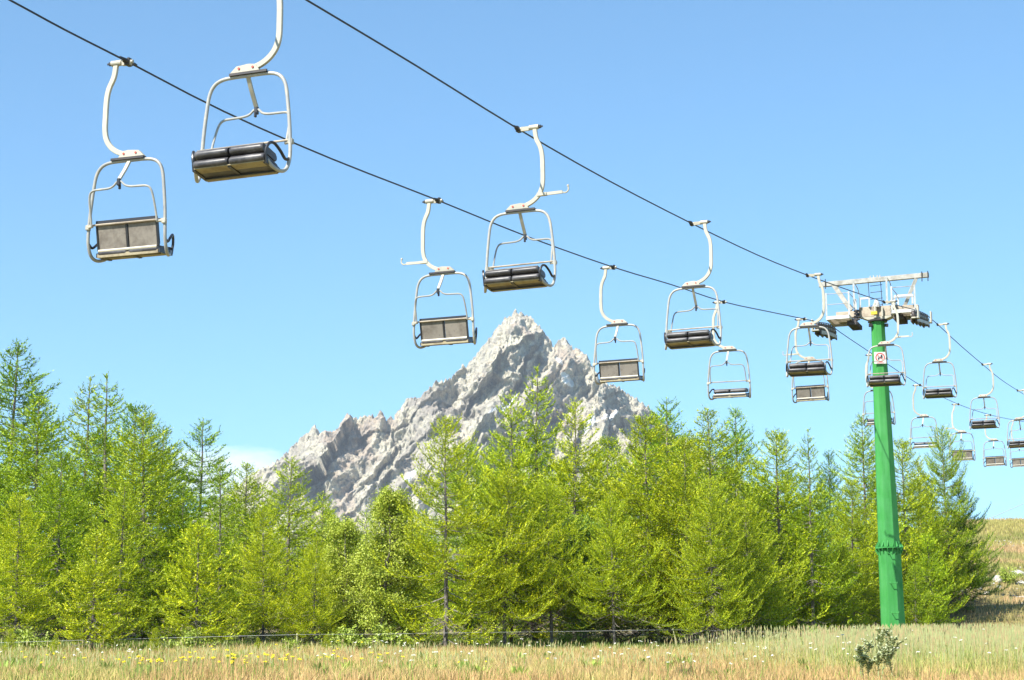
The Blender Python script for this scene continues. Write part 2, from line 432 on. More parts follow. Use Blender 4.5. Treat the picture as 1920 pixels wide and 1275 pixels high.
jx = 6 * (fbm(HX / 12, HZ / 12, 3, 91) - .5); jy = 6 * (fbm(HX / 12 + 7, HZ / 12, 3, 92) - .5)
fc = facet((cx_ + jx * 2) / 95, (al_ + jy * 2) / 150, 190, 1.6) * 60 + facet((cx_ + jx) / 40, (al_ + jy) / 95, 200) * 26 + facet((cx_ + jx) / 14, (al_ + jy) / 34, 210) * 5.5 + facet((HX + jx * .5) / 5.0, (HZ + jy * .5) / 7.5, 220) * 2.4 + facet(HX / 2.4, HZ / 3.2, 230) * 1.5
main_x, main_z = main[:, 0], main[:, 2]
crest = np.interp(HX, main_x, main_z); cf = .25 + .75 * sstep(4, 55, crest - HZ); fc = fc * cf
am = .5 + 1.0 * fbm(HX / 70, HZ / 70, 2, 66)
HY2 = HY - rock * ((r1 - .45) * 80 * cf + (r2n - .45) * 14 * am * cf + (r3 - .45) * 4.5 * am + (r4 - .4) * 5.0 + (ridged(HX / 17 + jx * .1, HZ / 60, 3, 77) - .45) * 9 * cf + (ridged(HX / 5.2, HZ / 16, 2, 78) - .45) * 5.5 + fc)
HZ2 = HZ + rock * ((r2n - .5) * 6 + (r3 - .5) * 2.5 + fc * .05)
HX2 = HX + rock * (fbm(HY / 9, HZ / 9, 3, 61) - .5) * 5
m = Mat('pale_mountain_rock')
tcv = m.scaled((1, 1, 1))
na = m.noise(0.011, 7, 0.62, vec=m.scaled((1, 0.5, 0.8))); nb = m.noise(0.055, 8, 0.7); nc = m.noise(0.30, 6, 0.75)
cr = m.ramp(na, [(0.34, (0.34, 0.29, 0.23)), (0.44, (0.50, 0.46, 0.35)), (0.52, (0.62, 0.57, 0.42)), (0.60, (0.48, 0.38, 0.28)), (0.72, (0.42, 0.37, 0.30))])
cr = m.mix(m.ramp(nb, [(0.40, (0.6, 0.6, 0.6)), (0.52, (0, 0, 0))]), cr, (0.30, 0.27, 0.24))
cr = m.mix(m.ramp(nb, [(0.56, (0, 0, 0)), (0.70, (0.7, 0.7, 0.7))]), cr, (0.66, 0.62, 0.52))
nd = m.noise(0.13, 6, 0.8, vec=m.scaled((1, 1, .55)))
cr = m.mix(m.ramp(nc, [(0.38, (0.75, 0.75, 0.75)), (0.50, (0, 0, 0))]), cr, (0.20, 0.18, 0.16))
cr = m.mix(m.ramp(nd, [(0.42, (0.7, 0.7, 0.7)), (0.49, (0, 0, 0))]), cr, (0.24, 0.22, 0.20))
# old snow lying in a few hollows
geo = m.n('ShaderNodeNewGeometry'); sep = m.n('ShaderNodeSeparateXYZ'); m.l(geo.outputs['Position'], sep.inputs[0])
acc = None
for (px, py, rx, rz, sh) in ((1064, 716, 16, 15, 0.5), (1142, 790, 9, 26, -0.9), (944, 775, 12, 34, -0.9), (1050, 590 + 82, 5, 14, 0.5), (775, 905, 12, 20, -0.4), (1100, 905 - 90, 12, 18, -0.5)):
    p = mp(px, py, -60)
    dx = m.math('SUBTRACT', sep.outputs[0], float(p[0])); dz = m.math('SUBTRACT', sep.outputs[2], float(p[2]))
    dx2 = m.math('SUBTRACT', dx, m.math('MULTIPLY', dz, -sh))
    q = m.math('ADD', m.math('POWER', m.math('ABSOLUTE', m.math('DIVIDE', dx2, rx * 0.76), 0), 2), m.math('POWER', m.math('ABSOLUTE', m.math('DIVIDE', dz, rz * 0.76), 0), 2))
    g = m.math('SUBTRACT', 1.0, q, True)
    acc = g if acc is None else m.math('MAXIMUM', acc, g)
sn = m.math('ADD', acc, m.math('MULTIPLY', m.math('SUBTRACT', m.noise(0.07, 6, 0.7), 0.5), 1.5))
snf = m.math('MULTIPLY', m.ramp(sn, [(0.34, (0, 0, 0)), (0.46, (1, 1, 1))]), m.math('GREATER_THAN', acc, 0.02))
cr = m.mix(snf, cr, (0.82, 0.84, 0.84))
low = m.n('ShaderNodeMapRange'); low.inputs[1].default_value = 330; low.inputs[2].default_value = 260; m.l(sep.outputs[2], low.inputs[0])
cr = m.mix(low.outputs[0], cr, (0.10, 0.12, 0.05))
m.col(cr); m.rough(0.95); m.bump(m.math('ADD', m.math('MULTIPLY', nb, 2.0), nc), 1.0, 3.0)
V = np.stack([HX2, HY2, HZ2 - 20 * (HZ2 < 300)], -1).reshape(-1, 3)
V[:, 2] = np.maximum(V[:, 2], -75)
me = np_mesh('mountain', V, grid_faces(len(my_), len(mx_)), 4, m.m, smooth=False)
tag(add('mountain', me), kind='structure')

# ------------------------------------------------------------------ haul ropes and lift line
PHI = math.atan(0.365)
RA, LA, SB = -12.4, -15.65, 0.365
Uv = Vector((math.cos(PHI), -math.sin(PHI), 0)); Wv = Vector((math.sin(PHI), math.cos(PHI), 0))
Rpx = [(575, 0), (780, 123), (972, 242), (1140, 338), (1297, 419), (1420, 478), (1514, 516), (1600, 547), (1658, 566), (1700, 577), (1722, 583), (1736, 589), (1746, 598), (1760, 610), (1800, 647), (1842, 683), (1876, 711), (1908, 732)]
Lpx = [(0, -10), (120, 55), (240, 116), (420, 209), (620, 297), (822, 376), (990, 444), (1150, 501), (1260, 534), (1357, 566), (1440, 584), (1508, 598), (1534, 604), (1556, 608), (1574, 622), (1620, 653), (1725, 722), (1797, 758), (1857, 778), (1905, 788)]
def rope_pts(px, a):
    P = [on_plane(x, y, a, SB) for x, y in px]
    d0 = (P[1] - P[0]) ; d0 = d0 / d0.y
    pre = [P[0] - d0 * k + Vector((0, 0, -0.0006 * k * k)) for k in (60, 40, 24, 12, 5)]
    d1 = (P[-1] - P[-2]); d1 = Vector((SB, 1, d1.z / d1.y))
    post = [P[-1] + Vector((SB * k, k, d1.z * k + 0.0012 * k * k)) for k in (8, 20, 36, 56, 80)]
    return [p for p in pre + P + post]
def rope_at(P, Y):
    for a, b in zip(P[:-1], P[1:]):
        if a.y <= Y <= b.y: return a + (b - a) * ((Y - a.y) / (b.y - a.y))
RP, LP = rope_pts(Rpx, RA), rope_pts(Lpx, LA)
for P, lab in ((RP, 'dark steel haul rope carrying the black cushioned chairs, upper right of the two'), (LP, 'dark steel haul rope carrying the chairs seen from behind, lower left of the two')):
    b = MB(); b.tube(smooth_path(P, 3), 0.0155, 6)
    tag(b.build('haul_rope', M['rope'], smooth=True), lab, 'steel rope', 'haul ropes of the chairlift')

# ------------------------------------------------------------------ chairs (local x inward, y facing, z up, origin on the rope)
def slab(b, yz0, yz1, th, x0, x1, bulge=0.02):
    """upholstered slab between two profile points with rounded ends"""
    a = Vector((0, *yz0)); c = Vector((0, *yz1)); d = (c - a); L = d.length; d.normalize(); n = Vector((1, 0, 0)).cross(d)
    prof = []
    r = th / 2
    for k in range(7): an = math.pi / 2 + math.pi * k / 6; prof.append(a + d * (r + r * math.cos(an)) + n * (r * math.sin(an)))
    for k in range(7): an = -math.pi / 2 + math.pi * k / 6; prof.append(c + d * (-r + r * math.cos(an)) + n * (r * math.sin(an)))
    cen = (a + c) / 2
    N = len(prof); xs = [(x0, .80), (x0 + .012, .93), (x0 + .035, 1), (x1 - .035, 1), (x1 - .012, .93), (x1, .80)]
    vs = []
    for x, s in xs:
        for p in prof: q = cen + (p - cen); q = Vector((x, cen.y + (p.y - cen.y) * (1 - (1 - s) * .35), cen.z + (p.z - cen.z) * (1 - (1 - s) * .35))); vs.append(q)
    fs = []
    for i in range(len(xs) - 1):
        for k in range(N): fs.append((i * N + k, i * N + (k + 1) % N, (i + 1) * N + (k + 1) % N, (i + 1) * N + k))
    fs.append(tuple(range(N))[::-1]); fs.append(tuple((len(xs) - 1) * N + k for k in range(N)))
    b.poly(vs, fs)
def make_chair(folded, hook, dx=0.0):
    root = empty('lift_chair', (0, 0, 0))
    b = MB()
    b.tube([(0, -.22, .012), (0, -.13, .012), (0, -.10, .0), (0, .10, .0), (0, .13, .012), (0, .22, .012)], [.019, .024, .038, .038, .024, .019], 8)
    b.box((0, 0, -.02), (.06, .13, .07))
    b.box((.02, 0, .02), (.04, .08, .07))
    g = b.build('grip', M['dark'], root, bevel=.006)
    b = MB(); b.tube([(-.02, 0, .0), (-.27, 0, .0)], .026, 10); b.tube([(-.20, 0, 0), (-.36, 0, 0)], .044, 10)
    b.box((-.12, 0, -.01), (.14, .05, .07))
    b.build('spindle', M['cream'], g, smooth=True)
    b = MB(); b.tube([(-.361, 0, 0), (-.40, 0, 0)], .03, 6); b.tube([(-.40, 0, 0), (-.43, 0, 0)], .015, 6); b.build('nut', M['dark'], g)
    b = MB()
    path = smooth_path([(-.29, 0, -.02), (-.315, 0, -.20), (-.385, 0, -.36), (-.415, 0, -.52), (-.42, 0, -.76), (-.415, 0, -.98), (-.375, 0, -1.12), (-.29, 0, -1.23), (-.17, 0, -1.305), (-.04, 0, -1.34), (.10, 0, -1.35)], 4)
    b.tube(path, 0, rect=(.072, .046), up=(1, 0, 0)); b.build('hanger', M['cream'], root, bevel=.006)
    b = MB(); b.prism([(-.17, -1.385), (.24, -1.385), (.15, -1.30), (-.02, -1.285), (-.12, -1.30)], -.033, .033, 'y')
    pl = b.build('gusset_plate', M['cream'], root, bevel=.004)
    for x in (-.08, .11):
        b = MB(); b.tube([(x, -.045, -1.335), (x, .045, -1.335)], .016, 6); b.build('bolt', M['red'], pl)
    b = MB()
    b.box((-.02, .035, -1.405), (.52, .028, .036)); b.box((-.02, -.035, -1.405), (.52, .028, .036))
    for x in (-.25, -.1, .05, .2): b.box((x, 0, -1.405), (.03, .05, .03))
    b.build('rubber_mount', M['dark'], root, bevel=.004)
    half = [(.485, .36, -2.665), (.515, .29, -2.73), (.565, .17, -2.765), (.595, .075, -2.715), (.605, .015, -2.58), (.605, 0, -2.42), (.59, 0, -2.15), (.56, 0, -1.85), (.525, 0, -1.62), (.46, 0, -1.50), (.36, 0, -1.445), (.22, 0, -1.43), (0, 0, -1.43)]
    pts = smooth_path([(-x, y, z) for x, y, z in half] + half[-2::-1], 4)
    b = MB(); b.tube(pts, .0235, 10); b.build('frame', M['frame'], root, smooth=True)
    b = MB(); b.tube([(-.60, -.03, -2.315), (.60, -.03, -2.315)], .015, 8)
    b.build('cross_tube', M['tan'], root, smooth=True)
    # restraining bar, raised and latched
    b = MB(); b.tube([(0, 0, -1.43), (0, -.10, -1.58), (0, -.24, -1.76)], 0, rect=(.05, .028), up=(1, 0, 0)); b.build('latch_arm', M['cream'], root)
    b = MB(); b.box((0, -.245, -1.80), (.05, .05, .10)); b.box((0, -.22, -1.86), (.03, .04, .07)); b.build('latch', M['blackt'], root, bevel=.008)
    bh = [(.515, -.07, -2.34), (.512, -.10, -2.22), (.50, -.17, -2.02), (.475, -.205, -1.92), (.42, -.22, -1.882), (.32, -.225, -1.875), (.17, -.225, -1.87), (.09, -.235, -1.845), (.04, -.24, -1.80), (0, -.245, -1.785)]
    pts = smooth_path([(-x, y, z) for x, y, z in bh] + bh[-2::-1], 4)
    b = MB(); b.tube(pts, .0155, 8)
    rb = b.build('restraint_bar', M['frame'], root, smooth=True)
    for s in (-1, 1):
        b = MB(); b.box((s * .60, -.02, -2.34), (.06, .06, .07)); b.tube([(s * .50, -.06, -2.34), (s * .635, -.02, -2.34)], .02, 8)
        b.build('pivot', M['cream'], root, bevel=.006)
    # seat: shallow pan, two cushions, dark brackets
    b = MB(); b.prism([(.06, -2.735), (.42, -2.705), (.42, -2.69), (.06, -2.715)], -.475, .475)
    b.prism([(.05, -2.76), (.105, -2.752), (.105, -2.70), (.05, -2.705)], -.48, .48)
    sp_ = b.build('seat_pan', M['under'], root, bevel=.004)
    b = MB()
    for x in (-.48, 0, .48): b.prism([(.06, -2.75), (.40, -2.722), (.42, -2.64), (.06, -2.69)], x - .022, x + .022)
    b.box((0, .13, -2.745), (.94, .03, .02))
    b.build('seat_bracket', M['blackt'], root)
    for s in (-1, 1):
        b = MB(); slab(b, (.04, -2.70), (.455, -2.64), .10, min(s * .012, s * .475), max(s * .012, s * .475))
        b.build('seat_cushion', M['black'], root, smooth=True)
    br = None
    if folded:
        for s in (-1, 1):
            b = MB(); slab(b, (.05, -2.575), (.455, -2.518), .095, min(s * .014, s * .462), max(s * .014, s * .462))
            b.build('backrest_cushion', M['black'], root, smooth=True)
        b = MB(); b.prism([(.07, -2.522), (.40, -2.474), (.40, -2.462), (.07, -2.508)], -.45, .45)
        b.build('backrest_shell', M['panel'], root)
    else:
        for s in (-1, 1):
            x0, x1 = min(s * .022, s * .455), max(s * .022, s * .455)
            b = MB(); b.prism([(-.012, -2.29), (.005, -2.29), (.088, -2.655), (.07, -2.655)], x0, x1)
            b.build('backrest_shell', M['panel'], root, bevel=.004)
            b = MB(); slab(b, (.035, -2.245), (.125, -2.64), .06, x0, x1); b.build('backrest_cushion', M['black'], root, smooth=True)
        b = MB(); b.box((0, -.005, -2.275), (.96, .035, .04))
        for x in (-.472, 0, .472): b.prism([(-.018, -2.29), (.010, -2.29), (.09, -2.66), (.062, -2.66)], x - .014, x + .014)
        br = b.build('backrest_frame', M['blackt'], root)
    b = MB(); b.tube([(-.46, .055, -2.665), (.46, .055, -2.665)], .022, 8); b.build('rear_rail', M['cream'], root, smooth=True)
    for s in (-1, 1):
        b = MB()
        b.tube(smooth_path([(s * .60, .01, -2.56), (s * .595, .10, -2.60), (s * .575, .20, -2.52), (s * .545, .30, -2.455), (s * .515, .37, -2.47), (s * .495, .41, -2.56), (s * .485, .40, -2.66)], 4), .019, 8)
        b.build('armrest', M['blackt'], root, smooth=True)
    if hook:
        b = MB(); b.box((-.40, 0, -1.17), (.16, .07, .05)); b.tube([(-.38, 0, -1.17), (-.76, 0, -1.165)], 0, rect=(.05, .03))
        b.tube(smooth_path([(-.75, 0, -1.17), (-.82, 0, -1.18), (-.865, 0, -1.14), (-.86, 0, -1.07)], 4), .014, 6)
        b.tube([(-.845, 0, -1.07), (-.875, 0, -1.065)], .02, 6)
        b.build('ski_hook', M['cream'], root, smooth=True)
    if dx:
        for c in list(root.children):
            if not c.name.startswith('grip'): c.location.x = dx
            else:
                for k in c.children: k.location.x = dx
    return root
P_R, P_Rh, P_L, P_Lh, P_Lf = make_chair(True, False), make_chair(True, True), make_chair(False, False, .10), make_chair(False, True, .10), make_chair(True, False, .10)
used = set()
def put_chair(proto, rope, a, pt, right, label):
    o = proto if proto.name not in used else copy_tree(proto); used.add(proto.name)
    q = rope_at(rope, pt[1]) if pt[2] is None else Vector(pt)
    o.location = (a + SB * pt[1], pt[1], q.z)
    rl = random.Random(label); o.rotation_euler = (R_(rl.uniform(-1.6, 1.6)), R_(rl.uniform(-.8, .8)), (math.pi - PHI if right else -PHI) + R_(rl.uniform(-2, 2)))
    ahead, back = rope_at(rope, pt[1] + .6), rope_at(rope, pt[1] - .6)
    sl = math.atan2(ahead.z - back.z, 1.2 / math.cos(PHI))
    for c in o.children:
        if c.name.split('.')[0] == 'grip': c.rotation_euler.x = (-sl if right else sl)
    tag(o, label, 'lift chair', 'double chairs hanging from the lift ropes')
seat_c = 'with its backrest folded onto the seat'
put_chair(P_R, RP, RA, (0, 25.08, None), True, 'black cushioned chair at top left whose hanger runs out of the picture, nearest of all')
put_chair(P_Rh, RP, RA, (0, 34.27, None), True, 'black cushioned chair with a ski hook, above the left shoulder of the mountain peak')
put_chair(P_R, RP, RA, (0, 44.59, None), True, 'black cushioned chair to the upper right of the mountain peak, facing the camera')
put_chair(P_R, RP, RA, (0, 55.66, None), True, 'black cushioned chair just left of the tower arms, overlapping the chair behind it')
put_chair(P_Rh, RP, RA, (0, 66.56, None), True, 'black cushioned chair in front of the green pole, framing the warning sign')
put_chair(P_R, RP, RA, (0, 76.96, None), True, 'black cushioned chair hanging just right of the tower, first beyond it')
put_chair(P_R, RP, RA, (0, 88.25, None), True, 'black cushioned chair second beyond the tower on the upper rope')
put_chair(P_R, RP, RA, (0, 99.75, None), True, 'black cushioned chair cut off by the right edge, higher of the two there')
put_chair(P_L, LP, LA, (0, 28.27, None), False, 'grey backed chair at far left seen from behind, biggest on the lower rope')
put_chair(P_Lh, LP, LA, (0, 39.06, None), False, 'grey backed chair with a ski hook, directly left of the mountain summit')
put_chair(P_L, LP, LA, (0, 49.50, None), False, 'grey backed chair hanging in front of the right ridge of the mountain')
put_chair(P_Lf, LP, LA, (0, 59.43, None), False, 'chair with no upright backrest, between the mountain and the tower')
put_chair(P_Lh, LP, LA, (0, 69.58, None), False, 'grey backed chair below and behind the black cushioned one just left of the tower')
put_chair(P_Lf, LP, LA, (0, 81.39, None), False, 'chair mostly hidden behind the green pole')
put_chair(P_Lf, LP, LA, (0, 91.69, None), False, 'chair with no upright backrest, right of the green pole above the last larch')
put_chair(P_Lh, LP, LA, (0, 102.42, None), False, 'small grey backed chair with a ski hook, far right over the last larch')
put_chair(P_L, LP, LA, (0, 113.57, None), False, 'smallest grey backed chair standing free near the right edge')
put_chair(P_L, LP, LA, (0, 124.6, None), False, 'grey backed chair cut off by the right edge, lower of the two there')

# ------------------------------------------------------------------ tower
TB = Vector((13.22, 74.4, 0)); TB.z = gh(TB.x, TB.y) - 0.3
TT = Vector((12.88, 73.5, 0)); TT.z = at(1642, 604, 73.5).z
tower = empty('lift_tower', TB)
tag(tower, 'green tapered steel pole with pale crossarm and sheaves carrying both haul ropes', 'lift tower')
inv = Matrix.Translation(-TB)
def T(p): return inv @ Vector(p)
FZ = at(1667, 1028, 74).z                       # bolted joint
ax_t = (TT - TB).normalized()
def axp(z): return TB + ax_t * ((z - TB.z) / ax_t.z)
def ring(b, z, r, rot):
    c = T(axp(z)); return [c + Vector((r * math.cos(rot + k * math.pi / 4), r * math.sin(rot + k * math.pi / 4), 0)) for k in range(8)]
ROT = R_(-96) + math.pi / 8
def oct_seg(name, z0, z1, r0, r1):
    b = MB(); a = ring(b, z0, r0, ROT); c = ring(b, z1, r1, ROT)
    b.poly(a + c, [list(range(8))[::-1], list(range(8, 16))] + [[k, (k + 1) % 8, 8 + (k + 1) % 8, 8 + k] for k in range(8)])
    return b.build(name, M['green'], tower, bevel=.012)
rj, rb_, rt = 0.41, 0.455, 0.25
oct_seg('lower_pole', TB.z, FZ - .03, rb_, rj)
oct_seg('upper_pole', FZ + .03, TT.z, rj - .01, rt)
b = MB(); a = ring(b, FZ - .024, .505, ROT); c = ring(b, FZ + .024, .505, ROT)
b.poly(a + c, [list(range(8))[::-1], list(range(8, 16))] + [[k, (k + 1) % 8, 8 + (k + 1) % 8, 8 + k] for k in range(8)])
fl = b.build('flange', M['green'], tower, bevel=.006)
for s, z0 in ((1, FZ + .03), (-1, FZ - .03)):
    for k in range(16):
        an = ROT + (k + .5) * math.pi / 8; cc = T(axp(z0)); d = Vector((math.cos(an), math.sin(an), 0)); t = Vector((-d.y, d.x, 0))
        ri = rj * (0.93 if k % 2 else 0.965); b = MB(); w = .012; vs = []
        for e in (-w, w):
            vs += [cc + d * ri + t * e, cc + d * .49 + t * e, cc + d * .485 + t * e + Vector((0, 0, s * .03)), cc + d * (ri - .005) + t * e + Vector((0, 0, s * .21))]
        b.poly(vs, [(0, 1, 2, 3), (7, 6, 5, 4), (0, 4, 5, 1), (1, 5, 6, 2), (2, 6, 7, 3), (3, 7, 4, 0)])
        b.build('gusset', M['green'], fl)
# rungs: bent bars on the face towards the camera and on the right
ang = R_(-96) ; fd = Vector((math.cos(ang), math.sin(ang), 0)); ft = Vector((-fd.y, fd.x, 0))
zz = FZ - .22; i = 0
while zz > TB.z + .4:
    rr = rj + (rb_ - rj) * (FZ - zz) / (FZ - TB.z); c = T(axp(zz)) + ft * .06
    b = MB(); f0 = rr * .924 - .01
    b.tube([c + fd * f0 - ft * .13 + Vector((0, 0, .06)), c + fd * (f0 + .15) - ft * .11 - Vector((0, 0, .0)), c + fd * (f0 + .15) + ft * .11, c + fd * f0 + ft * .13 + Vector((0, 0, .06))], .014, 6)
    b.build('rung', M['green'], tower)
    zz -= 1.02
# tower head, built in arm coordinates (u along the arm, w along the line)
H0 = TT.copy()
def A(u, w, z): return T(H0 + Uv * u + Wv * w + Vector((0, 0, z)))
rotA = Matrix.Rotation(-PHI, 3, 'Z')
def abox(b, c, size, extra=None):
    b.box(A(*c), size, rotA if extra is None else rotA @ extra)
b = MB(); a = ring(b, TT.z, .36, ROT); c = ring(b, TT.z + .06, .36, ROT)
b.poly(a + c, [list(range(8))[::-1], list(range(8, 16))] + [[k, (k + 1) % 8, 8 + (k + 1) % 8, 8 + k] for k in range(8)])
b.build('head_flange', M['dark'], tower)
SH = -.02                                        # the head is a touch lower on the left
b = MB(); abox(b, (0.0, 0, .36), (1.25, .34, .36)); abox(b, (-1.0, 0, .33), (.9, .26, .22)); abox(b, (1.0, 0, .40), (.9, .26, .22))
b.build('crossarm', M['tan'], tower, bevel=.01)
b = MB(); 
pr = [(-.55, .17), (-.30, .065), (.34, .065), (.60, .17)]
vs = []
for w in (-.2, .2): vs += [A(u, w, z) for u, z in pr]
b.poly(vs, [(0, 1, 2, 3), (7, 6, 5, 4), (0, 4, 5, 1), (1, 5, 6, 2), (2, 6, 7, 3), (3, 7, 4, 0)])
b.build('head_bracket', M['cream'], tower)
b = MB(); abox(b, (-.02, -.26, .33), (.10, .10, .40)); b.tube([A(-.02, -.30, .10), A(-.02, -.30, .62)], .05, 8); abox(b, (.22, -.24, .30), (.05, .12, .34))
b.build('pivot_post', M['cream'], tower)
b = MB(); abox(b, (-.05, -.36, .26), (.22, .05, .12)); b.build('number_plate', M['yellow'], tower, bevel=.01)
b = MB(); b.tube([A(.0, -.22, .50), A(.03, -.22, .66), A(0, -.22, .78)], [.13, .10, .03], 8); b.build('horn', M['white'], tower, smooth=True)
# lifting beam and its braces
zL, zR = 1.50, 1.56
b = MB(); b.tube([A(-2.05, 0, zL), A(1.85, 0, zR)], 0, rect=(.17, .14)); lb = b.build('lifting_beam', M['zinc'], tower, bevel=.008)
for u in (-1.80, 1.62, 1.83):
    b = MB(); b.tube([A(u, -.10, zR + .12), A(u, -.10, zR - .24)], .018, 6); b.build('stop_bolt', M['dark'], lb)
for u in (-.2, -.08, .05, .14):
    b = MB(); b.box(A(u, -.04, zL + .13), (.035, .05, .10), rotA); b.build('lug', M['cream'], lb)
for (u0, u1) in ((-1.52, -.92), (1.40, .95)):
    b = MB(); b.tube([A(u0, 0, zR - .1), A(u1, 0, .48)], 0, rect=(.17, .12)); b.build('brace', M['zinc'], tower, bevel=.008)
# ladder up to the beam
b = MB()
for u in (-.24, .20): b.tube([A(u - .03, .10, .50), A(u - .06, .05, 1.46)], .013, 6)
for k in range(4): b.tube([A(-.24, .09, .62 + k * .24), A(.19, .09, .64 + k * .24)], .011, 6)
b.build('ladder', M['dark'], tower)
# guard posts and white frames around the arm
for u, z0, z1 in ((-.72, .45, 1.42), (.44, .5, 1.52)):
    b = MB(); b.tube([A(u, -.5, z0), A(u, -.5, z1)], 0, rect=(.055, .055)); b.tube(smooth_path([A(u, -.5, z1 - .02), A(u + .04, -.1, z1 - .12), A(u + .05, .2, z1 - .3), A(u + .07, .3, z0)], 3), .016, 6)
    b.build('guide_post', M['white'], tower)
for u0, u1, z0, z1 in ((-.56, -.24, .52, .86), (.66, 1.28, .52, .86)):
    b = MB(); w = -.22
    for p, q in (((u0, w, z0), (u0, w, z1)), ((u1, w, z0), (u1, w, z1)), ((u0, w, z1 - .02), (u1, w, z1 - .02))): b.tube([A(*p), A(*q)], 0, rect=(.07, .05))
    b.build('maintenance_frame', M['white'], tower)
# catwalks with railings, one along each sheave train
for s, cu, zb in ((-1, -1.22, .07), (1, 1.08, .13)):
    b = MB(); L0, L1 = -.95, .35
    abox(b, (cu, L0, zb), (.80, .05, .12)); abox(b, (cu, L1, zb), (.80, .05, .12))
    for e in (-.40, .40): abox(b, (cu + e, (L0 + L1) / 2, zb), (.04, L1 - L0, .11))
    cw = b.build('catwalk', M['white'], tower)
    for k in range(16):
        b = MB(); abox(b, (cu, L0 + .07 + k * (L1 - L0 - .14) / 15, zb + .035), (.76, .045, .035)); b.build('grating_bar', M['tan'], cw)
    for e, w in ((-.40, L0), (.40, L0), (s * -.40, L1)):
        b = MB(); b.tube([A(cu + e, w, zb + .06), A(cu + e, w, zb + .90)], 0, rect=(.06, .05)); b.build('rail_post', M['white'], cw)
    b = MB()
    for z in (zb + .48, zb + .86):
        b.tube([A(cu - .40, L0, z), A(cu + .40, L0, z)], .014, 6)
        b.tube([A(cu - s * .40, L0, z), A(cu - s * .40, L1, z)], .014, 6)
    b.build('hand_rail', M['zinc'], cw)
# sheave trains follow the rope over the tower
for s, P, a, Y0 in ((-1, LP, LA, 72.9), (1, RP, RA, 73.2)):
    b = MB(); q0, q1 = rope_at(P, Y0 - 1.25), rope_at(P, Y0 + 1.25); qm = rope_at(P, Y0)
    off = Vector((0, 0, -.36))
    path = [T(q + off - Uv * (s * .10)) for q in (q0, qm, q1)]
    b.tube(path, 0, rect=(.12, .05)); path2 = [p + Uv * (s * .20) for p in path]; b.tube(path2, 0, rect=(.10, .04))
    tr = b.build('sheave_train', M['zinc'], tower)
    for k in range(8):
        Yk = Y0 - 1.25 + 2.5 * k / 7; q = rope_at(P, Yk); c = T(q) + Vector((0, 0, -.20))
        b = MB(); b.tube([c - Uv * .055, c - Uv * .035, c + Uv * .035, c + Uv * .055], [.19, .165, .165, .19], 20)
        b.build('sheave', M['wheel'], tr, smooth=True)
        b = MB(); b.tube([c - Uv * .10, c + Uv * .10], .05, 8); b.build('hub', M['zinc'], tr)
    for k in range(4):
        Yk = Y0 - 1.07 + 2.5 * (2 * k) / 7; q = rope_at(P, Yk); c = T(q) + Vector((0, 0, -.40))
        b = MB()
        b.box(c - Uv * .09, (.05, .50, .13), rotA); b.box(c + Uv * .09, (.05, .50, .13), rotA); b.box(c, (.22, .10, .12), rotA); b.build('rocker_arm', M['wheel'], tr, bevel=.01)
    for w in (-1.25, 1.25):
        q = rope_at(P, Y0 + w * 1.06); c = T(q) + Uv * (s * .17)
        b = MB(); b.box(c + Vector((0, 0, -.12)), (.05, .22, .42), rotA); b.box(c + Vector((0, 0, -.30)) - Uv * (s * .1), (.26, .2, .05), rotA); b.build('rope_catcher', M['cream'], tr, bevel=.01)
# dark spare roller banks slung under the arm, inboard of the ropes
for u, z in ((-.82, .02), (.80, .12)):
    b = MB(); abox(b, (u, 0, z), (.12, 1.1, .12))
    for k in range(9): abox(b, (u, -.5 + k * .125, z - .08), (.34, .05, .15))
    b.build('roller_bank', M['wheel'], tower)
# dark hardware and cable shoes beside the pole
for u, z in ((-.68, .22), (.62, .30)):
    b = MB(); abox(b, (u, -.24, z + .03), (.06, .06, .40))
    for k in range(4): abox(b, (u, -.26, z - .12 + k * .10), (.20, .10, .055))
    b.build('clamp_stack', M['dark'], tower)
b = MB(); 
for k, an in enumerate((-2.7, -.5)):
    c = T(axp(TT.z - .14)); b.box(c + Vector((math.cos(an) * .31, math.sin(an) * .31, 0)), (.12, .12, .10))
b.build('cable_box', M['dark'], tower)

# ------------------------------------------------------------------ warning sign on the pole
SZ = at(1643, 672, 73.4).z
sc_ = axp(SZ); nrm = Vector((math.cos(R_(-96)), math.sin(R_(-96)), 0)); rs = rt + (rj - rt) * (TT.z - SZ) / (TT.z - FZ)
sign = empty('warning_sign', sc_ + nrm * (rs * .924 + .045) - Vector((0, 0, .0)), R_(-96) + math.pi / 2)
tag(sign, 'white board with red prohibition ring round a black figure, high on the green pole', 'sign')
b = MB(); b.box((0, 0, 0), (.42, .012, .42)); b.build('board', M['white'], sign, bevel=.003)
b = MB()
def flat_ring(b, r0, r1, y, n=36):
    vs = []
    for k in range(n):
        an = 2 * math.pi * k / n
        for r in (r0, r1):
            for yy in (y, y - .002): vs.append((r * math.cos(an), yy, r * math.sin(an) + .015))
    fs = []
    for k in range(n):
        j = (k + 1) % n; a = 4 * k; c = 4 * j
        fs += [(a + 1, c + 1, c + 3, a + 3), (a, a + 2, c + 2, c), (a + 2, a + 3, c + 3, c + 2), (a, c, c + 1, a + 1)]
    b.poly(vs, fs)
flat_ring(b, .128, .165, -.0075)
b.build('red_ring', M['red'], sign)
b = MB()
b.box((0.045, -.011, .09), (.045, .002, .045)); b.box((.035, -.011, .035), (.05, .002, .085), Matrix.Rotation(.25, 3, 'Y')); b.box((-.01, -.011, .0), (.10, .002, .03))
b.box((-.05, -.011, -.04), (.03, .002, .09)); b.box((-.075, -.011, .02), (.012, .002, .14)); b.box((0.01, -.011, -.015), (.14, .002, .012)); b.box((.075, -.011, .03), (.012, .002, .10))
b.build('figure', M['blackt'], sign)
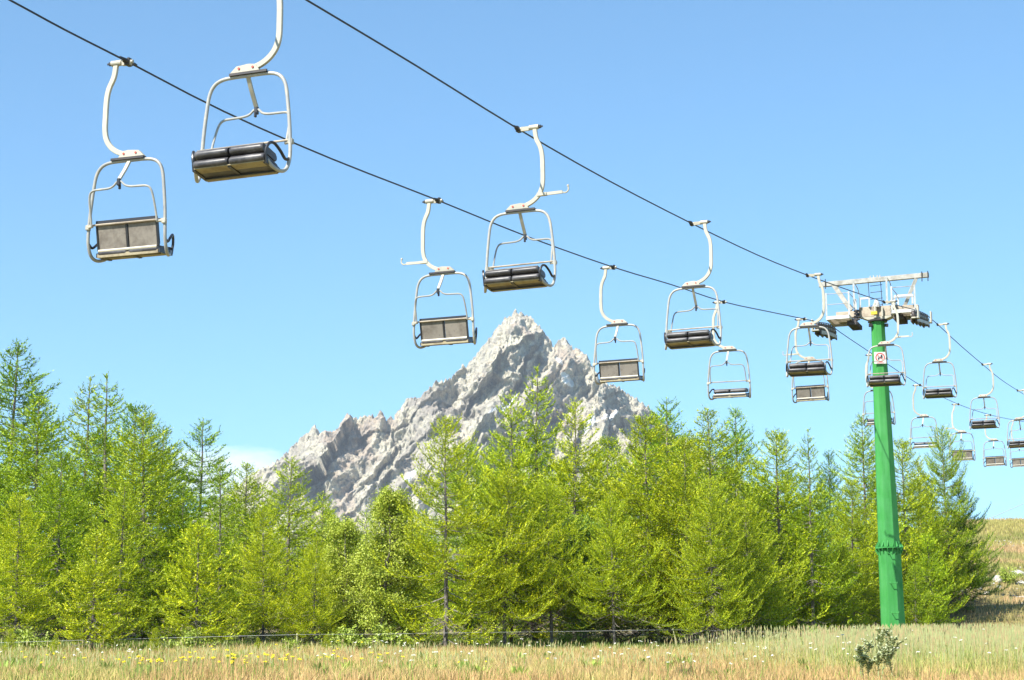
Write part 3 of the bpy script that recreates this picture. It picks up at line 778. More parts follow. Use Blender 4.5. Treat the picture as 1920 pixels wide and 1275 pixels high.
b = MB(); b.box((0, -.0145, .015), (.02, .002, .27), Matrix.Rotation(R_(-45), 3, 'Y')); b.build('slash', M['red'], sign)
b = MB(); b.box((0, -.0085, -.178), (.24, .002, .022)); b.build('caption_stripe', M['red'], sign)
b = MB(); b.box((0, .035, .1), (.34, .05, .03)); b.box((0, .035, -.1), (.34, .05, .03)); b.build('bracket', M['zinc'], sign)

# ------------------------------------------------------------------ trees
def tree_wood(b, h, r, rg, fork=None):
    pts = [Vector((0, 0, -.25))]; n = 12; ox = oy = 0
    for i in range(1, n + 1):
        ox += rg.normal(0, .018); oy += rg.normal(0, .018); pts.append(Vector((ox * h / 10, oy * h / 10, h * i / n)))
    rad = [r * 1.25] + [r * (1 - i / n) ** .85 + .008 for i in range(1, n + 1)]
    b.tube(pts, rad, 8); return pts
def larch(name, seed, h=10.0, rr=.23, base=.10, dens=15, up=1.0, sparse=0.0, bare=.12, tuft=1.0, power=.82):
    rg = np.random.default_rng(seed); b = MB()
    tp = tree_wood(b, h, .0070 * h + .012, rg)
    def trunk_at(z):
        k = min(len(tp) - 2, max(0, int((z / h) * 12))); a, c = tp[k] if k else tp[0], tp[k + 1]
        t = (z - a.z) / max(1e-6, c.z - a.z); return a + (c - a) * t
    P0 = []; Dn = []; Ln = []; Tn = []
    zs = np.sort(h * (base + (1 - base) * rg.random(int(dens * h * (1 - base))) ** .95))
    az = rg.random() * 6.28
    for z in zs:
        t = (z / h - base) / (1 - base); az += 2.4 + rg.normal(0, .35)
        if rg.random() < sparse: continue
        L = h * rr * ((1 - t) ** power) * min(1, .62 + t * 3.2) * rg.uniform(.55, 1.16) + .10
        if rg.random() < .10: L *= 1.28
        el = R_(-20 + 50 * t ** 1.3 + rg.normal(0, 7)); cv = (.16 + .24 * rg.random()) * up
        n = max(4, int(L / .22)); o = trunk_at(min(z, h * .995)); pts = []
        sw = rg.normal(0, .25)
        for k in range(n + 1):
            s = k / n; a2 = az + sw * s * s
            rad = L * s * (1 - .12 * s)
            zz = L * (math.tan(el) * s * .9 + cv * s * s * s - (.10 * math.sin(math.pi * s)) * (1 - t))
            pts.append(Vector((o.x + math.cos(a2) * rad, o.y + math.sin(a2) * rad, z + zz)))
        b.tube(pts, [max(.004, (.004 + .0085 * L) * (1 - k / n)) for k in range(n + 1)], 3, caps=False)
        isbare = t < bare and rg.random() < .75
        PT = np.array(pts); seg = PT[1:] - PT[:-1]; sl = np.linalg.norm(seg, axis=1)
        tot = sl.sum(); cum = np.concatenate([[0], np.cumsum(sl)])
        # twigs along the branch
        nt_ = int(tot / .095)
        d0 = max(.06, .14 * tot)
        for j in range(nt_):
            dpos = d0 + (tot - d0) * (j + rg.random()) / nt_
            k = min(n - 1, int(np.searchsorted(cum, dpos) - 1)); k = max(0, k)
            p = PT[k] + seg[k] * ((dpos - cum[k]) / max(1e-5, sl[k])); tg = seg[k] / max(1e-5, sl[k])
            side = np.cross(tg, [0, 0, 1]); side /= max(1e-5, np.linalg.norm(side)); sgn = 1 if j % 2 else -1
            fr = dpos / tot
            l = (.09 + .26 * tot * (1 - fr) ** .8 + .12 * rg.random()) * rg.uniform(.6, 1.2)
            l = min(l, .80)
            dirv = tg * rg.uniform(.5, 1.0) + side * sgn * rg.uniform(.35, 1.0) + np.array([0, 0, rg.uniform(-.15, .42)])
            dirv /= np.linalg.norm(dirv)
            if isbare:
                if rg.random() < .35: q = p + dirv * l; b.tube([Vector(p), Vector(q)], [.004, .002], 3, caps=False)
                continue
            nk = max(4, int(l / .027)); ss = (np.arange(nk) + rg.random(nk)) / nk
            pp = p + np.outer(ss * l, dirv); pp[:, 2] += l * .34 * up * ss ** 2 - l * .14 * np.sin(math.pi * ss)
            P0.append(pp); dd = np.repeat(dirv[None], nk, 0) + rg.normal(0, .50, (nk, 3)); dd[:, 2] += .22
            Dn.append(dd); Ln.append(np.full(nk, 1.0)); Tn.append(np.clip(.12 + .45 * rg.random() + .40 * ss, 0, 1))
        # needles on the branch itself
        if not isbare:
            nk = max(4, int(tot / .05)); ss = rg.random(nk) * .9 + .1
            kk = np.clip((ss * n).astype(int), 0, n - 1); pp = PT[kk] + seg[kk] * ((ss * n) - kk)[:, None]
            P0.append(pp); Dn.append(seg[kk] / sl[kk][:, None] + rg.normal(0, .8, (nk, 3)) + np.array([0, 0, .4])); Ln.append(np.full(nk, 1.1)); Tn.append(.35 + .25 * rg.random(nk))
    # leader
    nk = 40; ss = rg.random(nk); P0.append(np.stack([np.full(nk, tp[-1].x), np.full(nk, tp[-1].y), h * (.93 + .075 * ss)], -1))
    Dn.append(rg.normal(0, .6, (nk, 3)) + np.array([0, 0, .9])); Ln.append(np.full(nk, 1.)); Tn.append(np.full(nk, .8))
    P0 = np.concatenate(P0); Dn = np.concatenate(Dn); Ln = np.concatenate(Ln); Tn = np.concatenate(Tn)
    Dn /= np.linalg.norm(Dn, axis=1)[:, None]
    N = len(P0); sd = np.cross(Dn, rg.normal(0, 1, (N, 3))); sd /= np.linalg.norm(sd, axis=1)[:, None]
    ln = (.095 * rg.uniform(.7, 1.3, N) * Ln * tuft)[:, None]; wd = (.0155 * rg.uniform(.7, 1.3, N) * tuft)[:, None]
    a = P0 - sd * wd; c = P0 + sd * wd; tip = P0 + Dn * ln
    V = np.stack([a, c, tip], 1).reshape(-1, 3); Fc = np.arange(3 * N).reshape(-1, 3)
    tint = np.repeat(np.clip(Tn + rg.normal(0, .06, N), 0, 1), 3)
    root = empty(name, (0, 0, 0)); b.build('trunk', M['bark'], root)
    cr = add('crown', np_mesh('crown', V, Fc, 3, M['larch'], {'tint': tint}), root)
    return root, h, N
def broadleaf(name, seed, h=8.0, w=2.7):
    rg = np.random.default_rng(seed); b = MB(); P = []; 
    stems = 4
    for s in range(stems):
        an = rg.random() * 6.28; lean = rg.uniform(.05, .30); pts = []
        for k in range(9):
            t = k / 8; pts.append(Vector((math.cos(an) * lean * h * t * .55 + rg.normal(0, .05), math.sin(an) * lean * h * t * .55 + rg.normal(0, .05), -.2 + h * t * rg.uniform(.93, .97))))
        b.tube(pts, [.07 * (1 - k / 9) + .008 for k in range(9)], 6)
        for j in range(46):
            k = rg.uniform(1.2, 7.9); i0 = int(k); o = pts[i0] + (pts[i0 + 1] - pts[i0]) * (k - i0); a2 = rg.random() * 6.28
            t = k / 8; L = w * (1 - t ** 2.2) * rg.uniform(.35, .9) * (.5 + min(1, t * 2) * .5) + .2
            bp = [o + Vector((math.cos(a2), math.sin(a2), rg.uniform(.3, .9))) * (L * q * .8) + Vector((0, 0, -.12 * q * q * L)) for q in (0, .35, .7, 1)]
            b.tube(bp, [.018, .012, .008, .004], 4, caps=False)
            for q in range(9):
                c = bp[0] + (bp[3] - bp[0]) * rg.uniform(.3, 1.05)
                P.append(np.array(c)[None] + rg.normal(0, .17, (24, 3)))
    P = np.concatenate(P); N = len(P); d = rg.normal(0, 1, (N, 3)); d /= np.linalg.norm(d, axis=1)[:, None]
    e = np.cross(d, rg.normal(0, 1, (N, 3))); e /= np.linalg.norm(e, axis=1)[:, None]; l = rg.uniform(.035, .065, (N, 1))
    V = np.stack([P - d * l, P + e * l * .55, P + d * l, P - e * l * .55], 1).reshape(-1, 3)
    root = empty(name, (0, 0, 0)); b.build('trunk', M['bark'], root)
    add('crown', np_mesh('crown', V, np.arange(4 * N).reshape(-1, 4), 4, M['leaf'], {'tint': np.repeat(np.clip(rg.normal(.5, .25, N), 0, 1), 4)}), root)
    return root, h, N
VAR = {
    'a': larch('larch_tree', 1, 10, .32, .05, 23),
    'b': larch('larch_tree', 2, 10, .38, .05, 22, up=1.15, power=.75),
    'c': larch('larch_tree', 3, 10, .32, .08, 20, up=.9, sparse=.10),
    'd': larch('larch_tree', 4, 10, .38, .04, 17, up=1.2, bare=.05, power=.75, sparse=.15),
    'e': larch('larch_tree', 5, 10, .28, .06, 18, up=1.0, sparse=.18, power=.95),
    'f': larch('larch_tree', 6, 10, .40, .20, 24, up=1.2, bare=.07),
    's': larch('larch_tree', 7, 5.0, .42, .04, 36, up=.9, power=.75),
    'w': larch('larch_tree', 8, 10, .42, .05, 22, up=1.0, power=.62),
}
BL = broadleaf('broadleaf_tree', 20)
print('tufts', {k: v[2] for k, v in VAR.items()}, BL[2])
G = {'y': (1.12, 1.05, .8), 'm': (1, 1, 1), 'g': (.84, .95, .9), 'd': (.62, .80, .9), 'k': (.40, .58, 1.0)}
first = {}
rnd = random.Random(7)
def put_tree(kind, px, ytop, Y, tone, label, group='larches of the wood behind the fence', wide=1.0, cat='tree', rot=None):
    src = BL if kind == 'L' else VAR[kind]
    o = src[0] if kind not in first else copy_tree(src[0]); first[kind] = 1
    top = at(px, ytop, Y); gz = gh(top.x, Y); H = top.z - gz
    s = H / (src[1] * 1.005); o.location = (top.x, Y, gz); o.scale = (s * wide, s * wide, s)
    o.rotation_euler = (R_(rnd.uniform(-1.5, 1.5)), R_(rnd.uniform(-1.5, 1.5)), rnd.uniform(0, 6.28) if rot is None else rot)
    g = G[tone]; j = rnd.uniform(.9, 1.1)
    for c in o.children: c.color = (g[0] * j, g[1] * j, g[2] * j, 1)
    tag(o, label, cat, group)
T_ = [
 ('a', 22, 645, 86, 'd', 'dark green larch at far left, its tip the highest of the left group', 1.15),
 ('b', -70, 720, 80, 'g', 'large larch cut off by the left edge of the photo', 1.1),
 ('a', 78, 742, 77, 'g', 'tall mid green larch just right of the highest far left one', 1.25),
 ('e', 163, 706, 82, 'm', 'slim larch with open top, left of a twin pair at the left', 1.1),
 ('e', 212, 702, 81, 'g', 'slim larch with open top, right of a twin pair at the left', 1.15),
 ('a', 282, 775, 76, 'm', 'full pointed larch with a pale stem, right of the twin tops', 1.2),
 ('b', 40, 930, 70, 'y', 'lower bright larch at the left edge in front of the dark ones', 1.1),
 ('s', 180, 1002, 64, 'y', 'small broad yellow green larch with bare dark foot, frontmost at the left', 1.0),
 ('b', 120, 850, 73, 'g', 'shaded larch between the frontmost small one and the twin tops', 1.1),
 ('a', 232, 905, 71, 'm', 'mid height larch standing behind the frontmost small one', 1.1),
 ('s', 374, 985, 66, 'y', 'small bright larch with spreading branches below the white cloud', 1.0),
 ('c', 345, 905, 76, 'g', 'dull green larch behind the small bright one below the cloud', 1.15),
 ('e', 420, 860, 74, 'g', 'thin pointed larch at the right side of the white cloud', 1.1),
 ('a', 462, 868, 76, 'm', 'bushy larch right beside the thin one near the cloud', 1.2),
 ('c', 540, 858, 72, 'm', 'pointed larch with a pale stem before the left foot of the mountain', 1.2),
 ('b', 500, 960, 68, 'y', 'bright larch above the left fence post', 1.0),
 ('c', 608, 922, 75, 'm', 'lower larch before the dark gully of the mountain', 1.1),
 ('b', 590, 1010, 68, 'y', 'low yellow green larch just right of the left fence post', 1.0),
 ('c', 770, 940, 78, 'm', 'larch top between the broad leaved tree and the loose yellowish larch', 1.1),
 ('d', 838, 782, 67, 'y', 'tall loose yellowish larch with a grey stem, left of the middle', 1.05),
 ('w', 760, 1010, 69, 'y', 'low spreading larch at the foot of the loose yellowish one', .9),
 ('c', 958, 735, 73, 'm', 'tall larch whose tip stands left of the highest one before the mountain', .95),
 ('e', 1002, 690, 74, 'm', 'highest larch in front of the mountain, middle of a row of three tips', 1.15),
 ('c', 1072, 745, 72, 'y', 'open yellowish larch, right of the highest one before the mountain', 1.0),
 ('f', 945, 880, 68, 'y', 'front larch with bare lower trunks, below the row of three tips', 1.15),
 ('f', 1035, 900, 69, 'm', 'front larch with drooping boughs over a deep dark gap', 1.1),
 ('b', 1000, 840, 80, 'd', 'dark inner larch behind the row of three tips', 1.2),
 ('b', 1135, 825, 75, 'm', 'larch before the snow patch on the right mountain slope', 1.2),
 ('b', 1216, 786, 71, 'y', 'full bright larch where the mountain slope dips into the trees', 1.25),
 ('c', 1252, 748, 88, 'd', 'bluish green larch tip behind, right where the mountain ends', 1.1),
 ('f', 1150, 930, 68, 'm', 'front larch with thick dark trunk left of the right fence post', 1.1),
 ('a', 1340, 768, 74, 'm', 'tall larch topmost between the mountain and the tower', 1.25),
 ('b', 1288, 828, 70, 'y', 'broad bright larch over the right fence post', 1.2),
 ('a', 1384, 765, 90, 'd', 'narrow bluish larch behind, second tip between mountain and tower', 1.0),
 ('w', 1330, 900, 68, 'm', 'front larch with long swept branches, right of the right fence post', .9),
 ('b', 1458, 812, 76, 'm', 'full larch halfway between the mountain and the green pole', 1.25),
 ('e', 1515, 805, 75, 'g', 'thin almost bare topped larch left of the green pole', 1.0),
 ('k' if False else 'a', 1553, 845, 86, 'k', 'dark pointed conifer top left of the green pole', .85),
 ('f', 1400, 940, 70, 'm', 'front larch with a dark hollow at its foot, middle right', 1.15),
 ('w', 1500, 930, 77, 'y', 'wide front larch with arching boughs left of the green pole', .85),
 ('b', 1590, 900, 80, 'm', 'bright larch touching the left side of the green pole', 1.1),
 ('a', 1618, 782, 84, 'g', 'tall slender larch rising just behind the green pole', 1.15),
 ('b', 1692, 828, 84, 'm', 'larch just right of the green pole', 1.15),
 ('a', 1722, 862, 88, 'y', 'yellowish larch between the pole and the last big one', 1.1),
 ('w', 1768, 806, 88, 'g', 'last big larch of the wood with a dark right flank', .72),
 ('b', 1800, 905, 89, 'k', 'dark larch on the right border of the wood', 1.15),
 ('s', 1742, 1005, 82, 'g', 'low dense larch beside the stony slope, right of the green pole', 1.0),
 ('s', 1712, 1060, 80, 'g', 'smallest dense larch at the right foot of the green pole', 1.0),
 ('s', 1575, 1030, 77, 'm', 'low larch at the left foot of the green pole', 1.0),
 ('s', 1655, 960, 82, 'y', 'yellow green larch straight behind the middle of the pole', 1.0),
 ('f', 880, 1000, 72, 'g', 'shaded larch left of the deep dark gap', 1.1),
 ('s', 1440, 1060, 73, 'm', 'low larch behind the right end of the fence tape', 1.1),
 ('b', 655, 1000, 74, 'm', 'larch at the foot of the broad leaved tree', 1.1),
]
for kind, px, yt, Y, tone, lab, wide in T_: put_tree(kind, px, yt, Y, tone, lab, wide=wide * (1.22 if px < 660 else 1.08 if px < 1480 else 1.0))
# second rank seen only through gaps
BEHIND = ['at the very left border of the wood', 'behind the highest far left larch', 'behind the mid green larch near the left edge', 'behind the frontmost small larch at the left', 'behind the twin open tops',
 'behind the full pointed larch at the left', 'under the left end of the white cloud', 'under the middle of the white cloud', 'under the right end of the white cloud', 'behind the pointed larch before the mountain foot', 'behind the left fence post',
 'left of the round headed broad leaved tree', 'right behind the broad leaved trees', 'left of the loose yellowish larch', 'right of the loose yellowish larch', 'left of the row of three tips', 'behind the row of three tips', 'right of the row of three tips',
 'left of the greyish broad leaved tree', 'right of the greyish broad leaved tree', 'below the mountain slope that dips into the trees', 'behind the right fence post', 'right of the bluish larch where the mountain ends', 'below the topmost larch between mountain and tower',
 'left of the narrow bluish larch', 'right of the narrow bluish larch', 'left of the thin bare topped larch', 'behind the thin bare topped larch', 'just left behind the green pole', 'just right behind the green pole', 'behind the last big larch']
k_ = 0
for px in range(-60, 1800, 62):
    Y = rnd.uniform(84, 97); top = 815 + 60 * math.sin(px * .013 + 1) + rnd.uniform(-10, 60)
    if 380 < px < 860: top = max(top, 955)
    if px > 1500: top = max(top, 925)
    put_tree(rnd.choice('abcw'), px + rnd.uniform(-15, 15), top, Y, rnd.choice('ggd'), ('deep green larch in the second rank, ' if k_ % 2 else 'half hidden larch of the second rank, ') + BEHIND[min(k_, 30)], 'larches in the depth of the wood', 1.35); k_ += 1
put_tree('L', 712, 893, 68, 'y', 'round headed light green broad leaved tree among the larches below the dark gully', 'broad leaved trees among the larches', 1.0)
put_tree('L', 655, 955, 70, 'y', 'lower broad leaved tree leaning against the left of the round headed one', 'broad leaved trees among the larches', 1.1)
put_tree('L', 1092, 950, 70, 'd', 'greyish broad leaved tree in the dark gap right of the middle', 'broad leaved trees among the larches', .9)

# saplings in front of the wood
for px, yt, Y, lab in ((292, 1178, 63, 'tiny upright larch sapling below the small bright larch at the left'), (104, 1190, 62, 'yellowish sapling in the grass at the left corner'), (484, 1196, 64, 'bright spiky sapling left of the left fence post'),
                       (612, 1190, 64.5, 'bright spiky sapling right of the left fence post'), (20, 1180, 62, 'low green sapling at the very left edge')):
    put_tree('s', px, yt, Y, 'y', lab, 'larch saplings in the long grass', 1.0, 'sapling')

# low shrubs at the foot of the wood
def shrub_mesh(seed, n=900):
    rg = np.random.default_rng(seed); b = MB(); P = []
    for s in range(26):
        a = rg.random() * 6.28; e = rg.uniform(.4, 1.4); L = rg.uniform(.5, 1.0); d = Vector((math.cos(a) * math.cos(e), math.sin(a) * math.cos(e), math.sin(e)))
        p1 = d * L * .6; p2 = d * L + Vector((0, 0, .08)); b.tube([Vector((0, 0, 0)), p1, p2], [.008, .006, .003], 3, caps=False)
        for q in range(8): c = p2 * rg.uniform(.3, 1.0); P.append(np.array(c)[None] + rg.normal(0, .07, (9, 3)))
    P = np.concatenate(P); N = len(P); d = rg.normal(0, 1, (N, 3)); d /= np.linalg.norm(d, axis=1)[:, None]
    e = np.cross(d, rg.normal(0, 1, (N, 3))); e /= np.linalg.norm(e, axis=1)[:, None]; l = rg.uniform(.03, .06, (N, 1))
    V = np.stack([P - d * l, P + e * l * .5, P + d * l, P - e * l * .5], 1).reshape(-1, 3)
    root = empty('shrub', (0, 0, 0)); b.build('stems', M['bark'], root)
    add('foliage', np_mesh('foliage', V, np.arange(4 * N).reshape(-1, 4), 4, M['leaf'], {'tint': np.repeat(np.clip(rg.normal(.55, .25, N), 0, 1), 4)}), root)
    return root
SHR = [shrub_mesh(31), shrub_mesh(32)]; sused = set()
def put_shrub(i, px, Y, s, tone, lab, cat='shrub', grp='low shrubs at the foot of the wood'):
    o = SHR[i] if i not in sused else copy_tree(SHR[i]); sused.add(i)
    x = at(px, 1210, Y).x; o.location = (x, Y, gh(x, Y) - .03); o.scale = (s, s, s * .8); o.rotation_euler = (0, 0, rnd.uniform(0, 6))
    for c in o.children: c.color = (*G[tone], 1)
    tag(o, lab, cat, grp)
put_shrub(0, 352, 64.5, 1.0, 'm', 'grey green rounded shrub left of the left fence post, under the small bright larch')
put_shrub(1, 548, 63, .7, 'm', 'small green shrub touching the left fence post')
put_shrub(0, 655, 66, 1.1, 'm', 'shrub with pale leaves right of the left fence post')
put_shrub(1, 735, 67, 1.2, 'm', 'shrub under the low spreading larch left of the middle')
put_shrub(0, 1060, 70, .9, 'g', 'dark green shrub beneath the deep gap in the middle of the wood')
put_shrub(1, 1340, 70, 1.2, 'm', 'green shrub between the right fence post and the tower')
put_shrub(0, 1520, 70, 1.2, 'g', 'green shrub near the right end of the fence tape')
put_shrub(1, 1895, 99, 1.0, 'm', 'green shrub between pale rocks on the slope at the right edge')
put_shrub(0, 1835, 98, .8, 'g', 'dark green shrub beside the boulders, right of the last larch')
put_shrub(1, 60, 65, 1.0, 'm', 'low shrub in the grass at the left corner')

# ------------------------------------------------------------------ thistle in front
def thistle(px, Y, h, lab, seed):
    rg = np.random.default_rng(seed); x = at(px, 1250, Y).x; o = empty('thistle', (x, Y, gh(x, Y)))
    b = MB(); lf = MB(); hd = MB()
    def stem(p, d, L, r, lvl):
        n = 6; pts = [p]
        for k in range(n): d = (d + Vector(rg.normal(0, .10, 3)) + Vector((0, 0, .06))).normalized(); pts.append(pts[-1] + d * L / n)
        b.tube(pts, [r * (1 - .6 * k / n) for k in range(n + 1)], 5)
        for k in range(1, n + 1):
            for s in range(3):
                a = rg.random() * 6.28; e = Vector((math.cos(a), math.sin(a), rg.uniform(-.1, .6))).normalized(); t = e.cross(d).normalized(); l = rg.uniform(.04, .09)
                q = pts[k]; lf.poly([q, q + e * l * .35 + t * .022, q + e * l * .55 + t * .004, q + e * l * .7 + t * .018, q + e * l, q + e * l * .7 - t * .018, q + e * l * .5 - t * .004, q + e * l * .35 - t * .022], [tuple(range(8))])
            if lvl < 2 and k > 1 and rg.random() < .75:
                a = rg.random() * 6.28; stem(pts[k], (d * .6 + Vector((math.cos(a), math.sin(a), .2)) * .7).normalized(), L * rg.uniform(.3, .5), r * .6, lvl + 1)
        q = pts[-1]; hd.tube([q, q + d * .02, q + d * .04, q + d * .055], [.008, .02, .018, .006], 6)
    for s in range(3): stem(Vector((rg.normal(0, .08), rg.normal(0, .08), 0)), Vector((rg.normal(0, .15), rg.normal(0, .15), 1)).normalized(), h * rg.uniform(.75, 1), .012, 0)
    mm = paint('thistle_green', (0.40, 0.45, 0.20), (0.24, 0.29, 0.11), .7)
    b.build('stem', mm, o); lf.build('leaves', mm, o); tag(hd.build('flower_heads', paint('thistle_head', (.45, .48, .28), (.3, .33, .2), .8), o), kind='stuff')
    tag(o, lab, 'thistle', 'thistles in the foreground grass')
thistle(1652, 42.4, .92, 'tall branching dark green thistle before the foot of the pole', 3)
thistle(1622, 42.6, .55, 'smaller thistle left of the tall branching one', 5)

# ------------------------------------------------------------------ fence
fence = empty('tape_fence', (at(557, 1220, 64).x, 64, gh(at(557, 1220, 64).x, 64)))
tag(fence, 'single white electric tape on thin pale posts along the foot of the wood', 'fence')
FO = Matrix.Translation(-Vector(fence.location))
fp = [at(x, y, Y) for x, y, Y in ((-260, 1214, 64), (0, 1205, 64), (280, 1197, 64), (557, 1190, 64), (700, 1189, 65.5), (850, 1186.5, 66), (1060, 1184, 67), (1262, 1181, 67.5), (1400, 1184, 68), (1520, 1188.5, 69), (1640, 1193, 70), (1730, 1196, 70.5))]
b = MB(); b.tube([FO @ p for p in smooth_path(fp, 5)], .0045, 5); b.build('tape', M['white'], fence)
mpost = paint('pale_fence_post', (.62, .60, .33), (.45, .42, .22), .6)
for px, y, Y, dx in ((557, 1188, 64, 0), (1262, 1179, 67.5, .15), (-120, 1208, 64, 0), (1725, 1194, 70.5, 0)):
    p = at(px, y, Y); g = gh(p.x, Y); b = MB(); b.tube([FO @ Vector((p.x + dx, Y, g - .1)), FO @ p], .014, 6)
    q = FO @ p; b.box(q - Vector((0, .02, .02)), (.035, .03, .05)); b.build('post', mpost, fence)

# ------------------------------------------------------------------ rocks on the right slope
m = Mat('pale_boulder'); nz = m.noise(3.0, 6, .7); m.col(m.ramp(nz, [(.35, (.26, .24, .21)), (.5, (.48, .45, .40)), (.7, (.60, .57, .51))])); m.rough(.95); m.bump(nz, .8, .06); M['boulder'] = m.m
import bmesh
def boulder(px, py, Y, sx, sy, sz, seed, lab):
    bm = bmesh.new(); bmesh.ops.create_icosphere(bm, subdivisions=3, radius=1); rg = np.random.default_rng(seed)
    cuts = [(Vector(rg.normal(0, 1, 3)).normalized(), rg.uniform(.55, .9)) for _ in range(9)]
    for v in bm.verts:
        for n, d in cuts:
            e = v.co.dot(n) - d
            if e > 0: v.co -= n * e * .92
        v.co += Vector(rg.normal(0, .018, 3)); v.co.x *= sx; v.co.y *= sy; v.co.z *= sz
    me = bpy.data.meshes.new('boulder'); bm.to_mesh(me); bm.free(); me.materials.append(M['boulder'])
    p = at(px, py, Y); o = add('boulder', me); o.location = (p.x, Y, gh(p.x, Y) + sz * .25); o.rotation_euler = (0, 0, rg.uniform(0, 6))
    tag(o, lab, 'boulder', 'pale rocks on the grassy slope')
def slopeY(px, py, y0=76, y1=165):
    Y = np.linspace(y0, y1, 300); p = at(px, py, 1.0); g = ground_h(p.x * Y, Y) >= p.z * Y
    return float(Y[int(np.argmax(g))]) if g.any() else y1
for i, (px, py, sx, sy, sz, lab) in enumerate([
    (1875, 1090, .42, .3, .26, 'pale boulder with a shadowed right side, biggest on the right slope'),
    (1830, 1084, .26, .2, .16, 'small pale rock left of the biggest boulder on the slope'),
    (1852, 1088, .28, .2, .10, 'flat pale rock between two boulders on the slope'),
    (1907, 1080, .40, .25, .22, 'pale rock beside the green shrub at the right edge, upper one'),
    (1916, 1097, .40, .25, .14, 'flat pale slab at the right edge just below the green shrub'),
    (1874, 1104, .16, .14, .10, 'little rounded stone below the biggest boulder'),
    (1802, 1111, .42, .25, .10, 'flat pale slab at the edge of the last low larch'),
    (1850, 1116, .26, .2, .13, 'pinkish flat stone in the middle of the stony slope'),
    (1838, 1106, .16, .14, .09, 'small grey stone above the pinkish flat one'),
    (1912, 1121, .36, .22, .07, 'pale flat stone at the right edge, lowest of those there'),
    (1790, 1106, .18, .16, .10, 'small stone half hidden by the last low larch')]):
    boulder(px, py, slopeY(px, py), sx, sy, sz, 60 + i, lab)
# stones of the hill brow and gravel, nobody could count them
def stones():
    rg = np.random.default_rng(77); vs = []; fs = []; c = 0
    base = [(1, 0, 0), (0, 1, 0), (-1, 0, 0), (0, -1, 0), (.3, .2, .8), (-.2, -.3, .75)]
    bf = [(0, 1, 4), (1, 2, 4), (2, 5, 4), (2, 3, 5), (3, 0, 5), (0, 4, 5)]
    spots = []
    for _ in range(520): spots.append((rg.uniform(.20, .30), rg.normal(164, 3.0), rg.uniform(.05, .20)))
    for _ in range(330): spots.append((rg.uniform(.19, .30), rg.normal(150, 2.0) if rg.random() < .5 else rg.normal(129, 2.0), rg.uniform(.05, .16)))
    for _ in range(380): spots.append((rg.uniform(.195, .30), rg.normal(98.5, 4.0), rg.uniform(.03, .12)))
    for rt_, y, s in spots:
        x = rt_ * y; z = gh(x, y); a = rg.random() * 6.28; ca, sa = math.cos(a), math.sin(a)
        q = rg.uniform(.5, 1.2, (6, 1)); P = np.array(base) * q * s; P = np.stack([P[:, 0] * ca - P[:, 1] * sa, P[:, 0] * sa + P[:, 1] * ca, P[:, 2] * .6], -1) + [x, y, z]
        vs.append(P); fs.append(np.array(bf) + c); c += 6
    return np_mesh('gravel', np.concatenate(vs), np.concatenate(fs), 3, M['boulder'])
tag(add('gravel', stones()), 'scattered pale stones along the brow and bank of the right slope', 'stones', kind='stuff')
# thin lift wire rising beyond the hill
b = MB(); p0 = at(1856, 972, 175); p1 = at(1990, 904, 205); b.tube([p0, (p0 + p1) / 2 - Vector((0, 0, .25)), p1], .03, 5)
tag(b.build('overhead_wire', M['white']), 'thin pale wire rising from the hill brow towards the right edge', 'wire')

# ------------------------------------------------------------------ grass and flowers
def blades(n, xr, yr, hfun, cfun, wfun, seed, mask=None, seg2=True):
    rg = np.random.default_rng(seed)
    x = rg.uniform(*xr, n); y = rg.uniform(*yr, n)
    keep = np.abs(x) < y * .262 + 2.5
    if mask is not None: keep &= mask(x, y, rg)
    x, y = x[keep], y[keep]; n = len(x)
    z = ground_h(x, y) - .02; h = hfun(x, y, rg); w = wfun(x, y, rg)
    a = rg.random(n) * 6.283; lean = rg.normal(0, .34, n); la = rg.random(n) * 6.283
    dx, dy = np.cos(a) * w / 2, np.sin(a) * w / 2
    tx, ty = x + np.cos(la) * lean * h, y + np.sin(la) * lean * h
    mxp, myp = x + (tx - x) * .35, y + (ty - y) * .35
    v = np.stack([np.stack([x - dx, y - dy, z], -1), np.stack([x + dx, y + dy, z], -1),
                  np.stack([mxp + dx * .8, myp + dy * .8, z + h * .6], -1), np.stack([mxp - dx * .8, myp - dy * .8, z + h * .6], -1),
                  np.stack([tx, ty, z + h], -1)], 1)
    i = np.arange(n)[:, None] * 5
    F1 = np.concatenate([i + [0, 1, 2], i + [0, 2, 3], i + [3, 2, 4]], 0)
    c = cfun(x, y, rg); col = np.repeat(c[:, None, :], 5, 1).copy()
    return v.reshape(-1, 3), F1, col.reshape(-1, 3)
C_tan = np.array([.64, .44, .20]); C_red = np.array([.61, .41, .18]); C_yel = np.array([.62, .52, .19]); C_grn = np.array([.24, .33, .06]); C_pal = np.array([.46, .47, .16]); C_dk = np.array([.12, .18, .03])
def tallzone(x, y): return sstep(5.2, 9.5, x + 1.5 * np.sin(y * .4)) * sstep(42, 47, y)
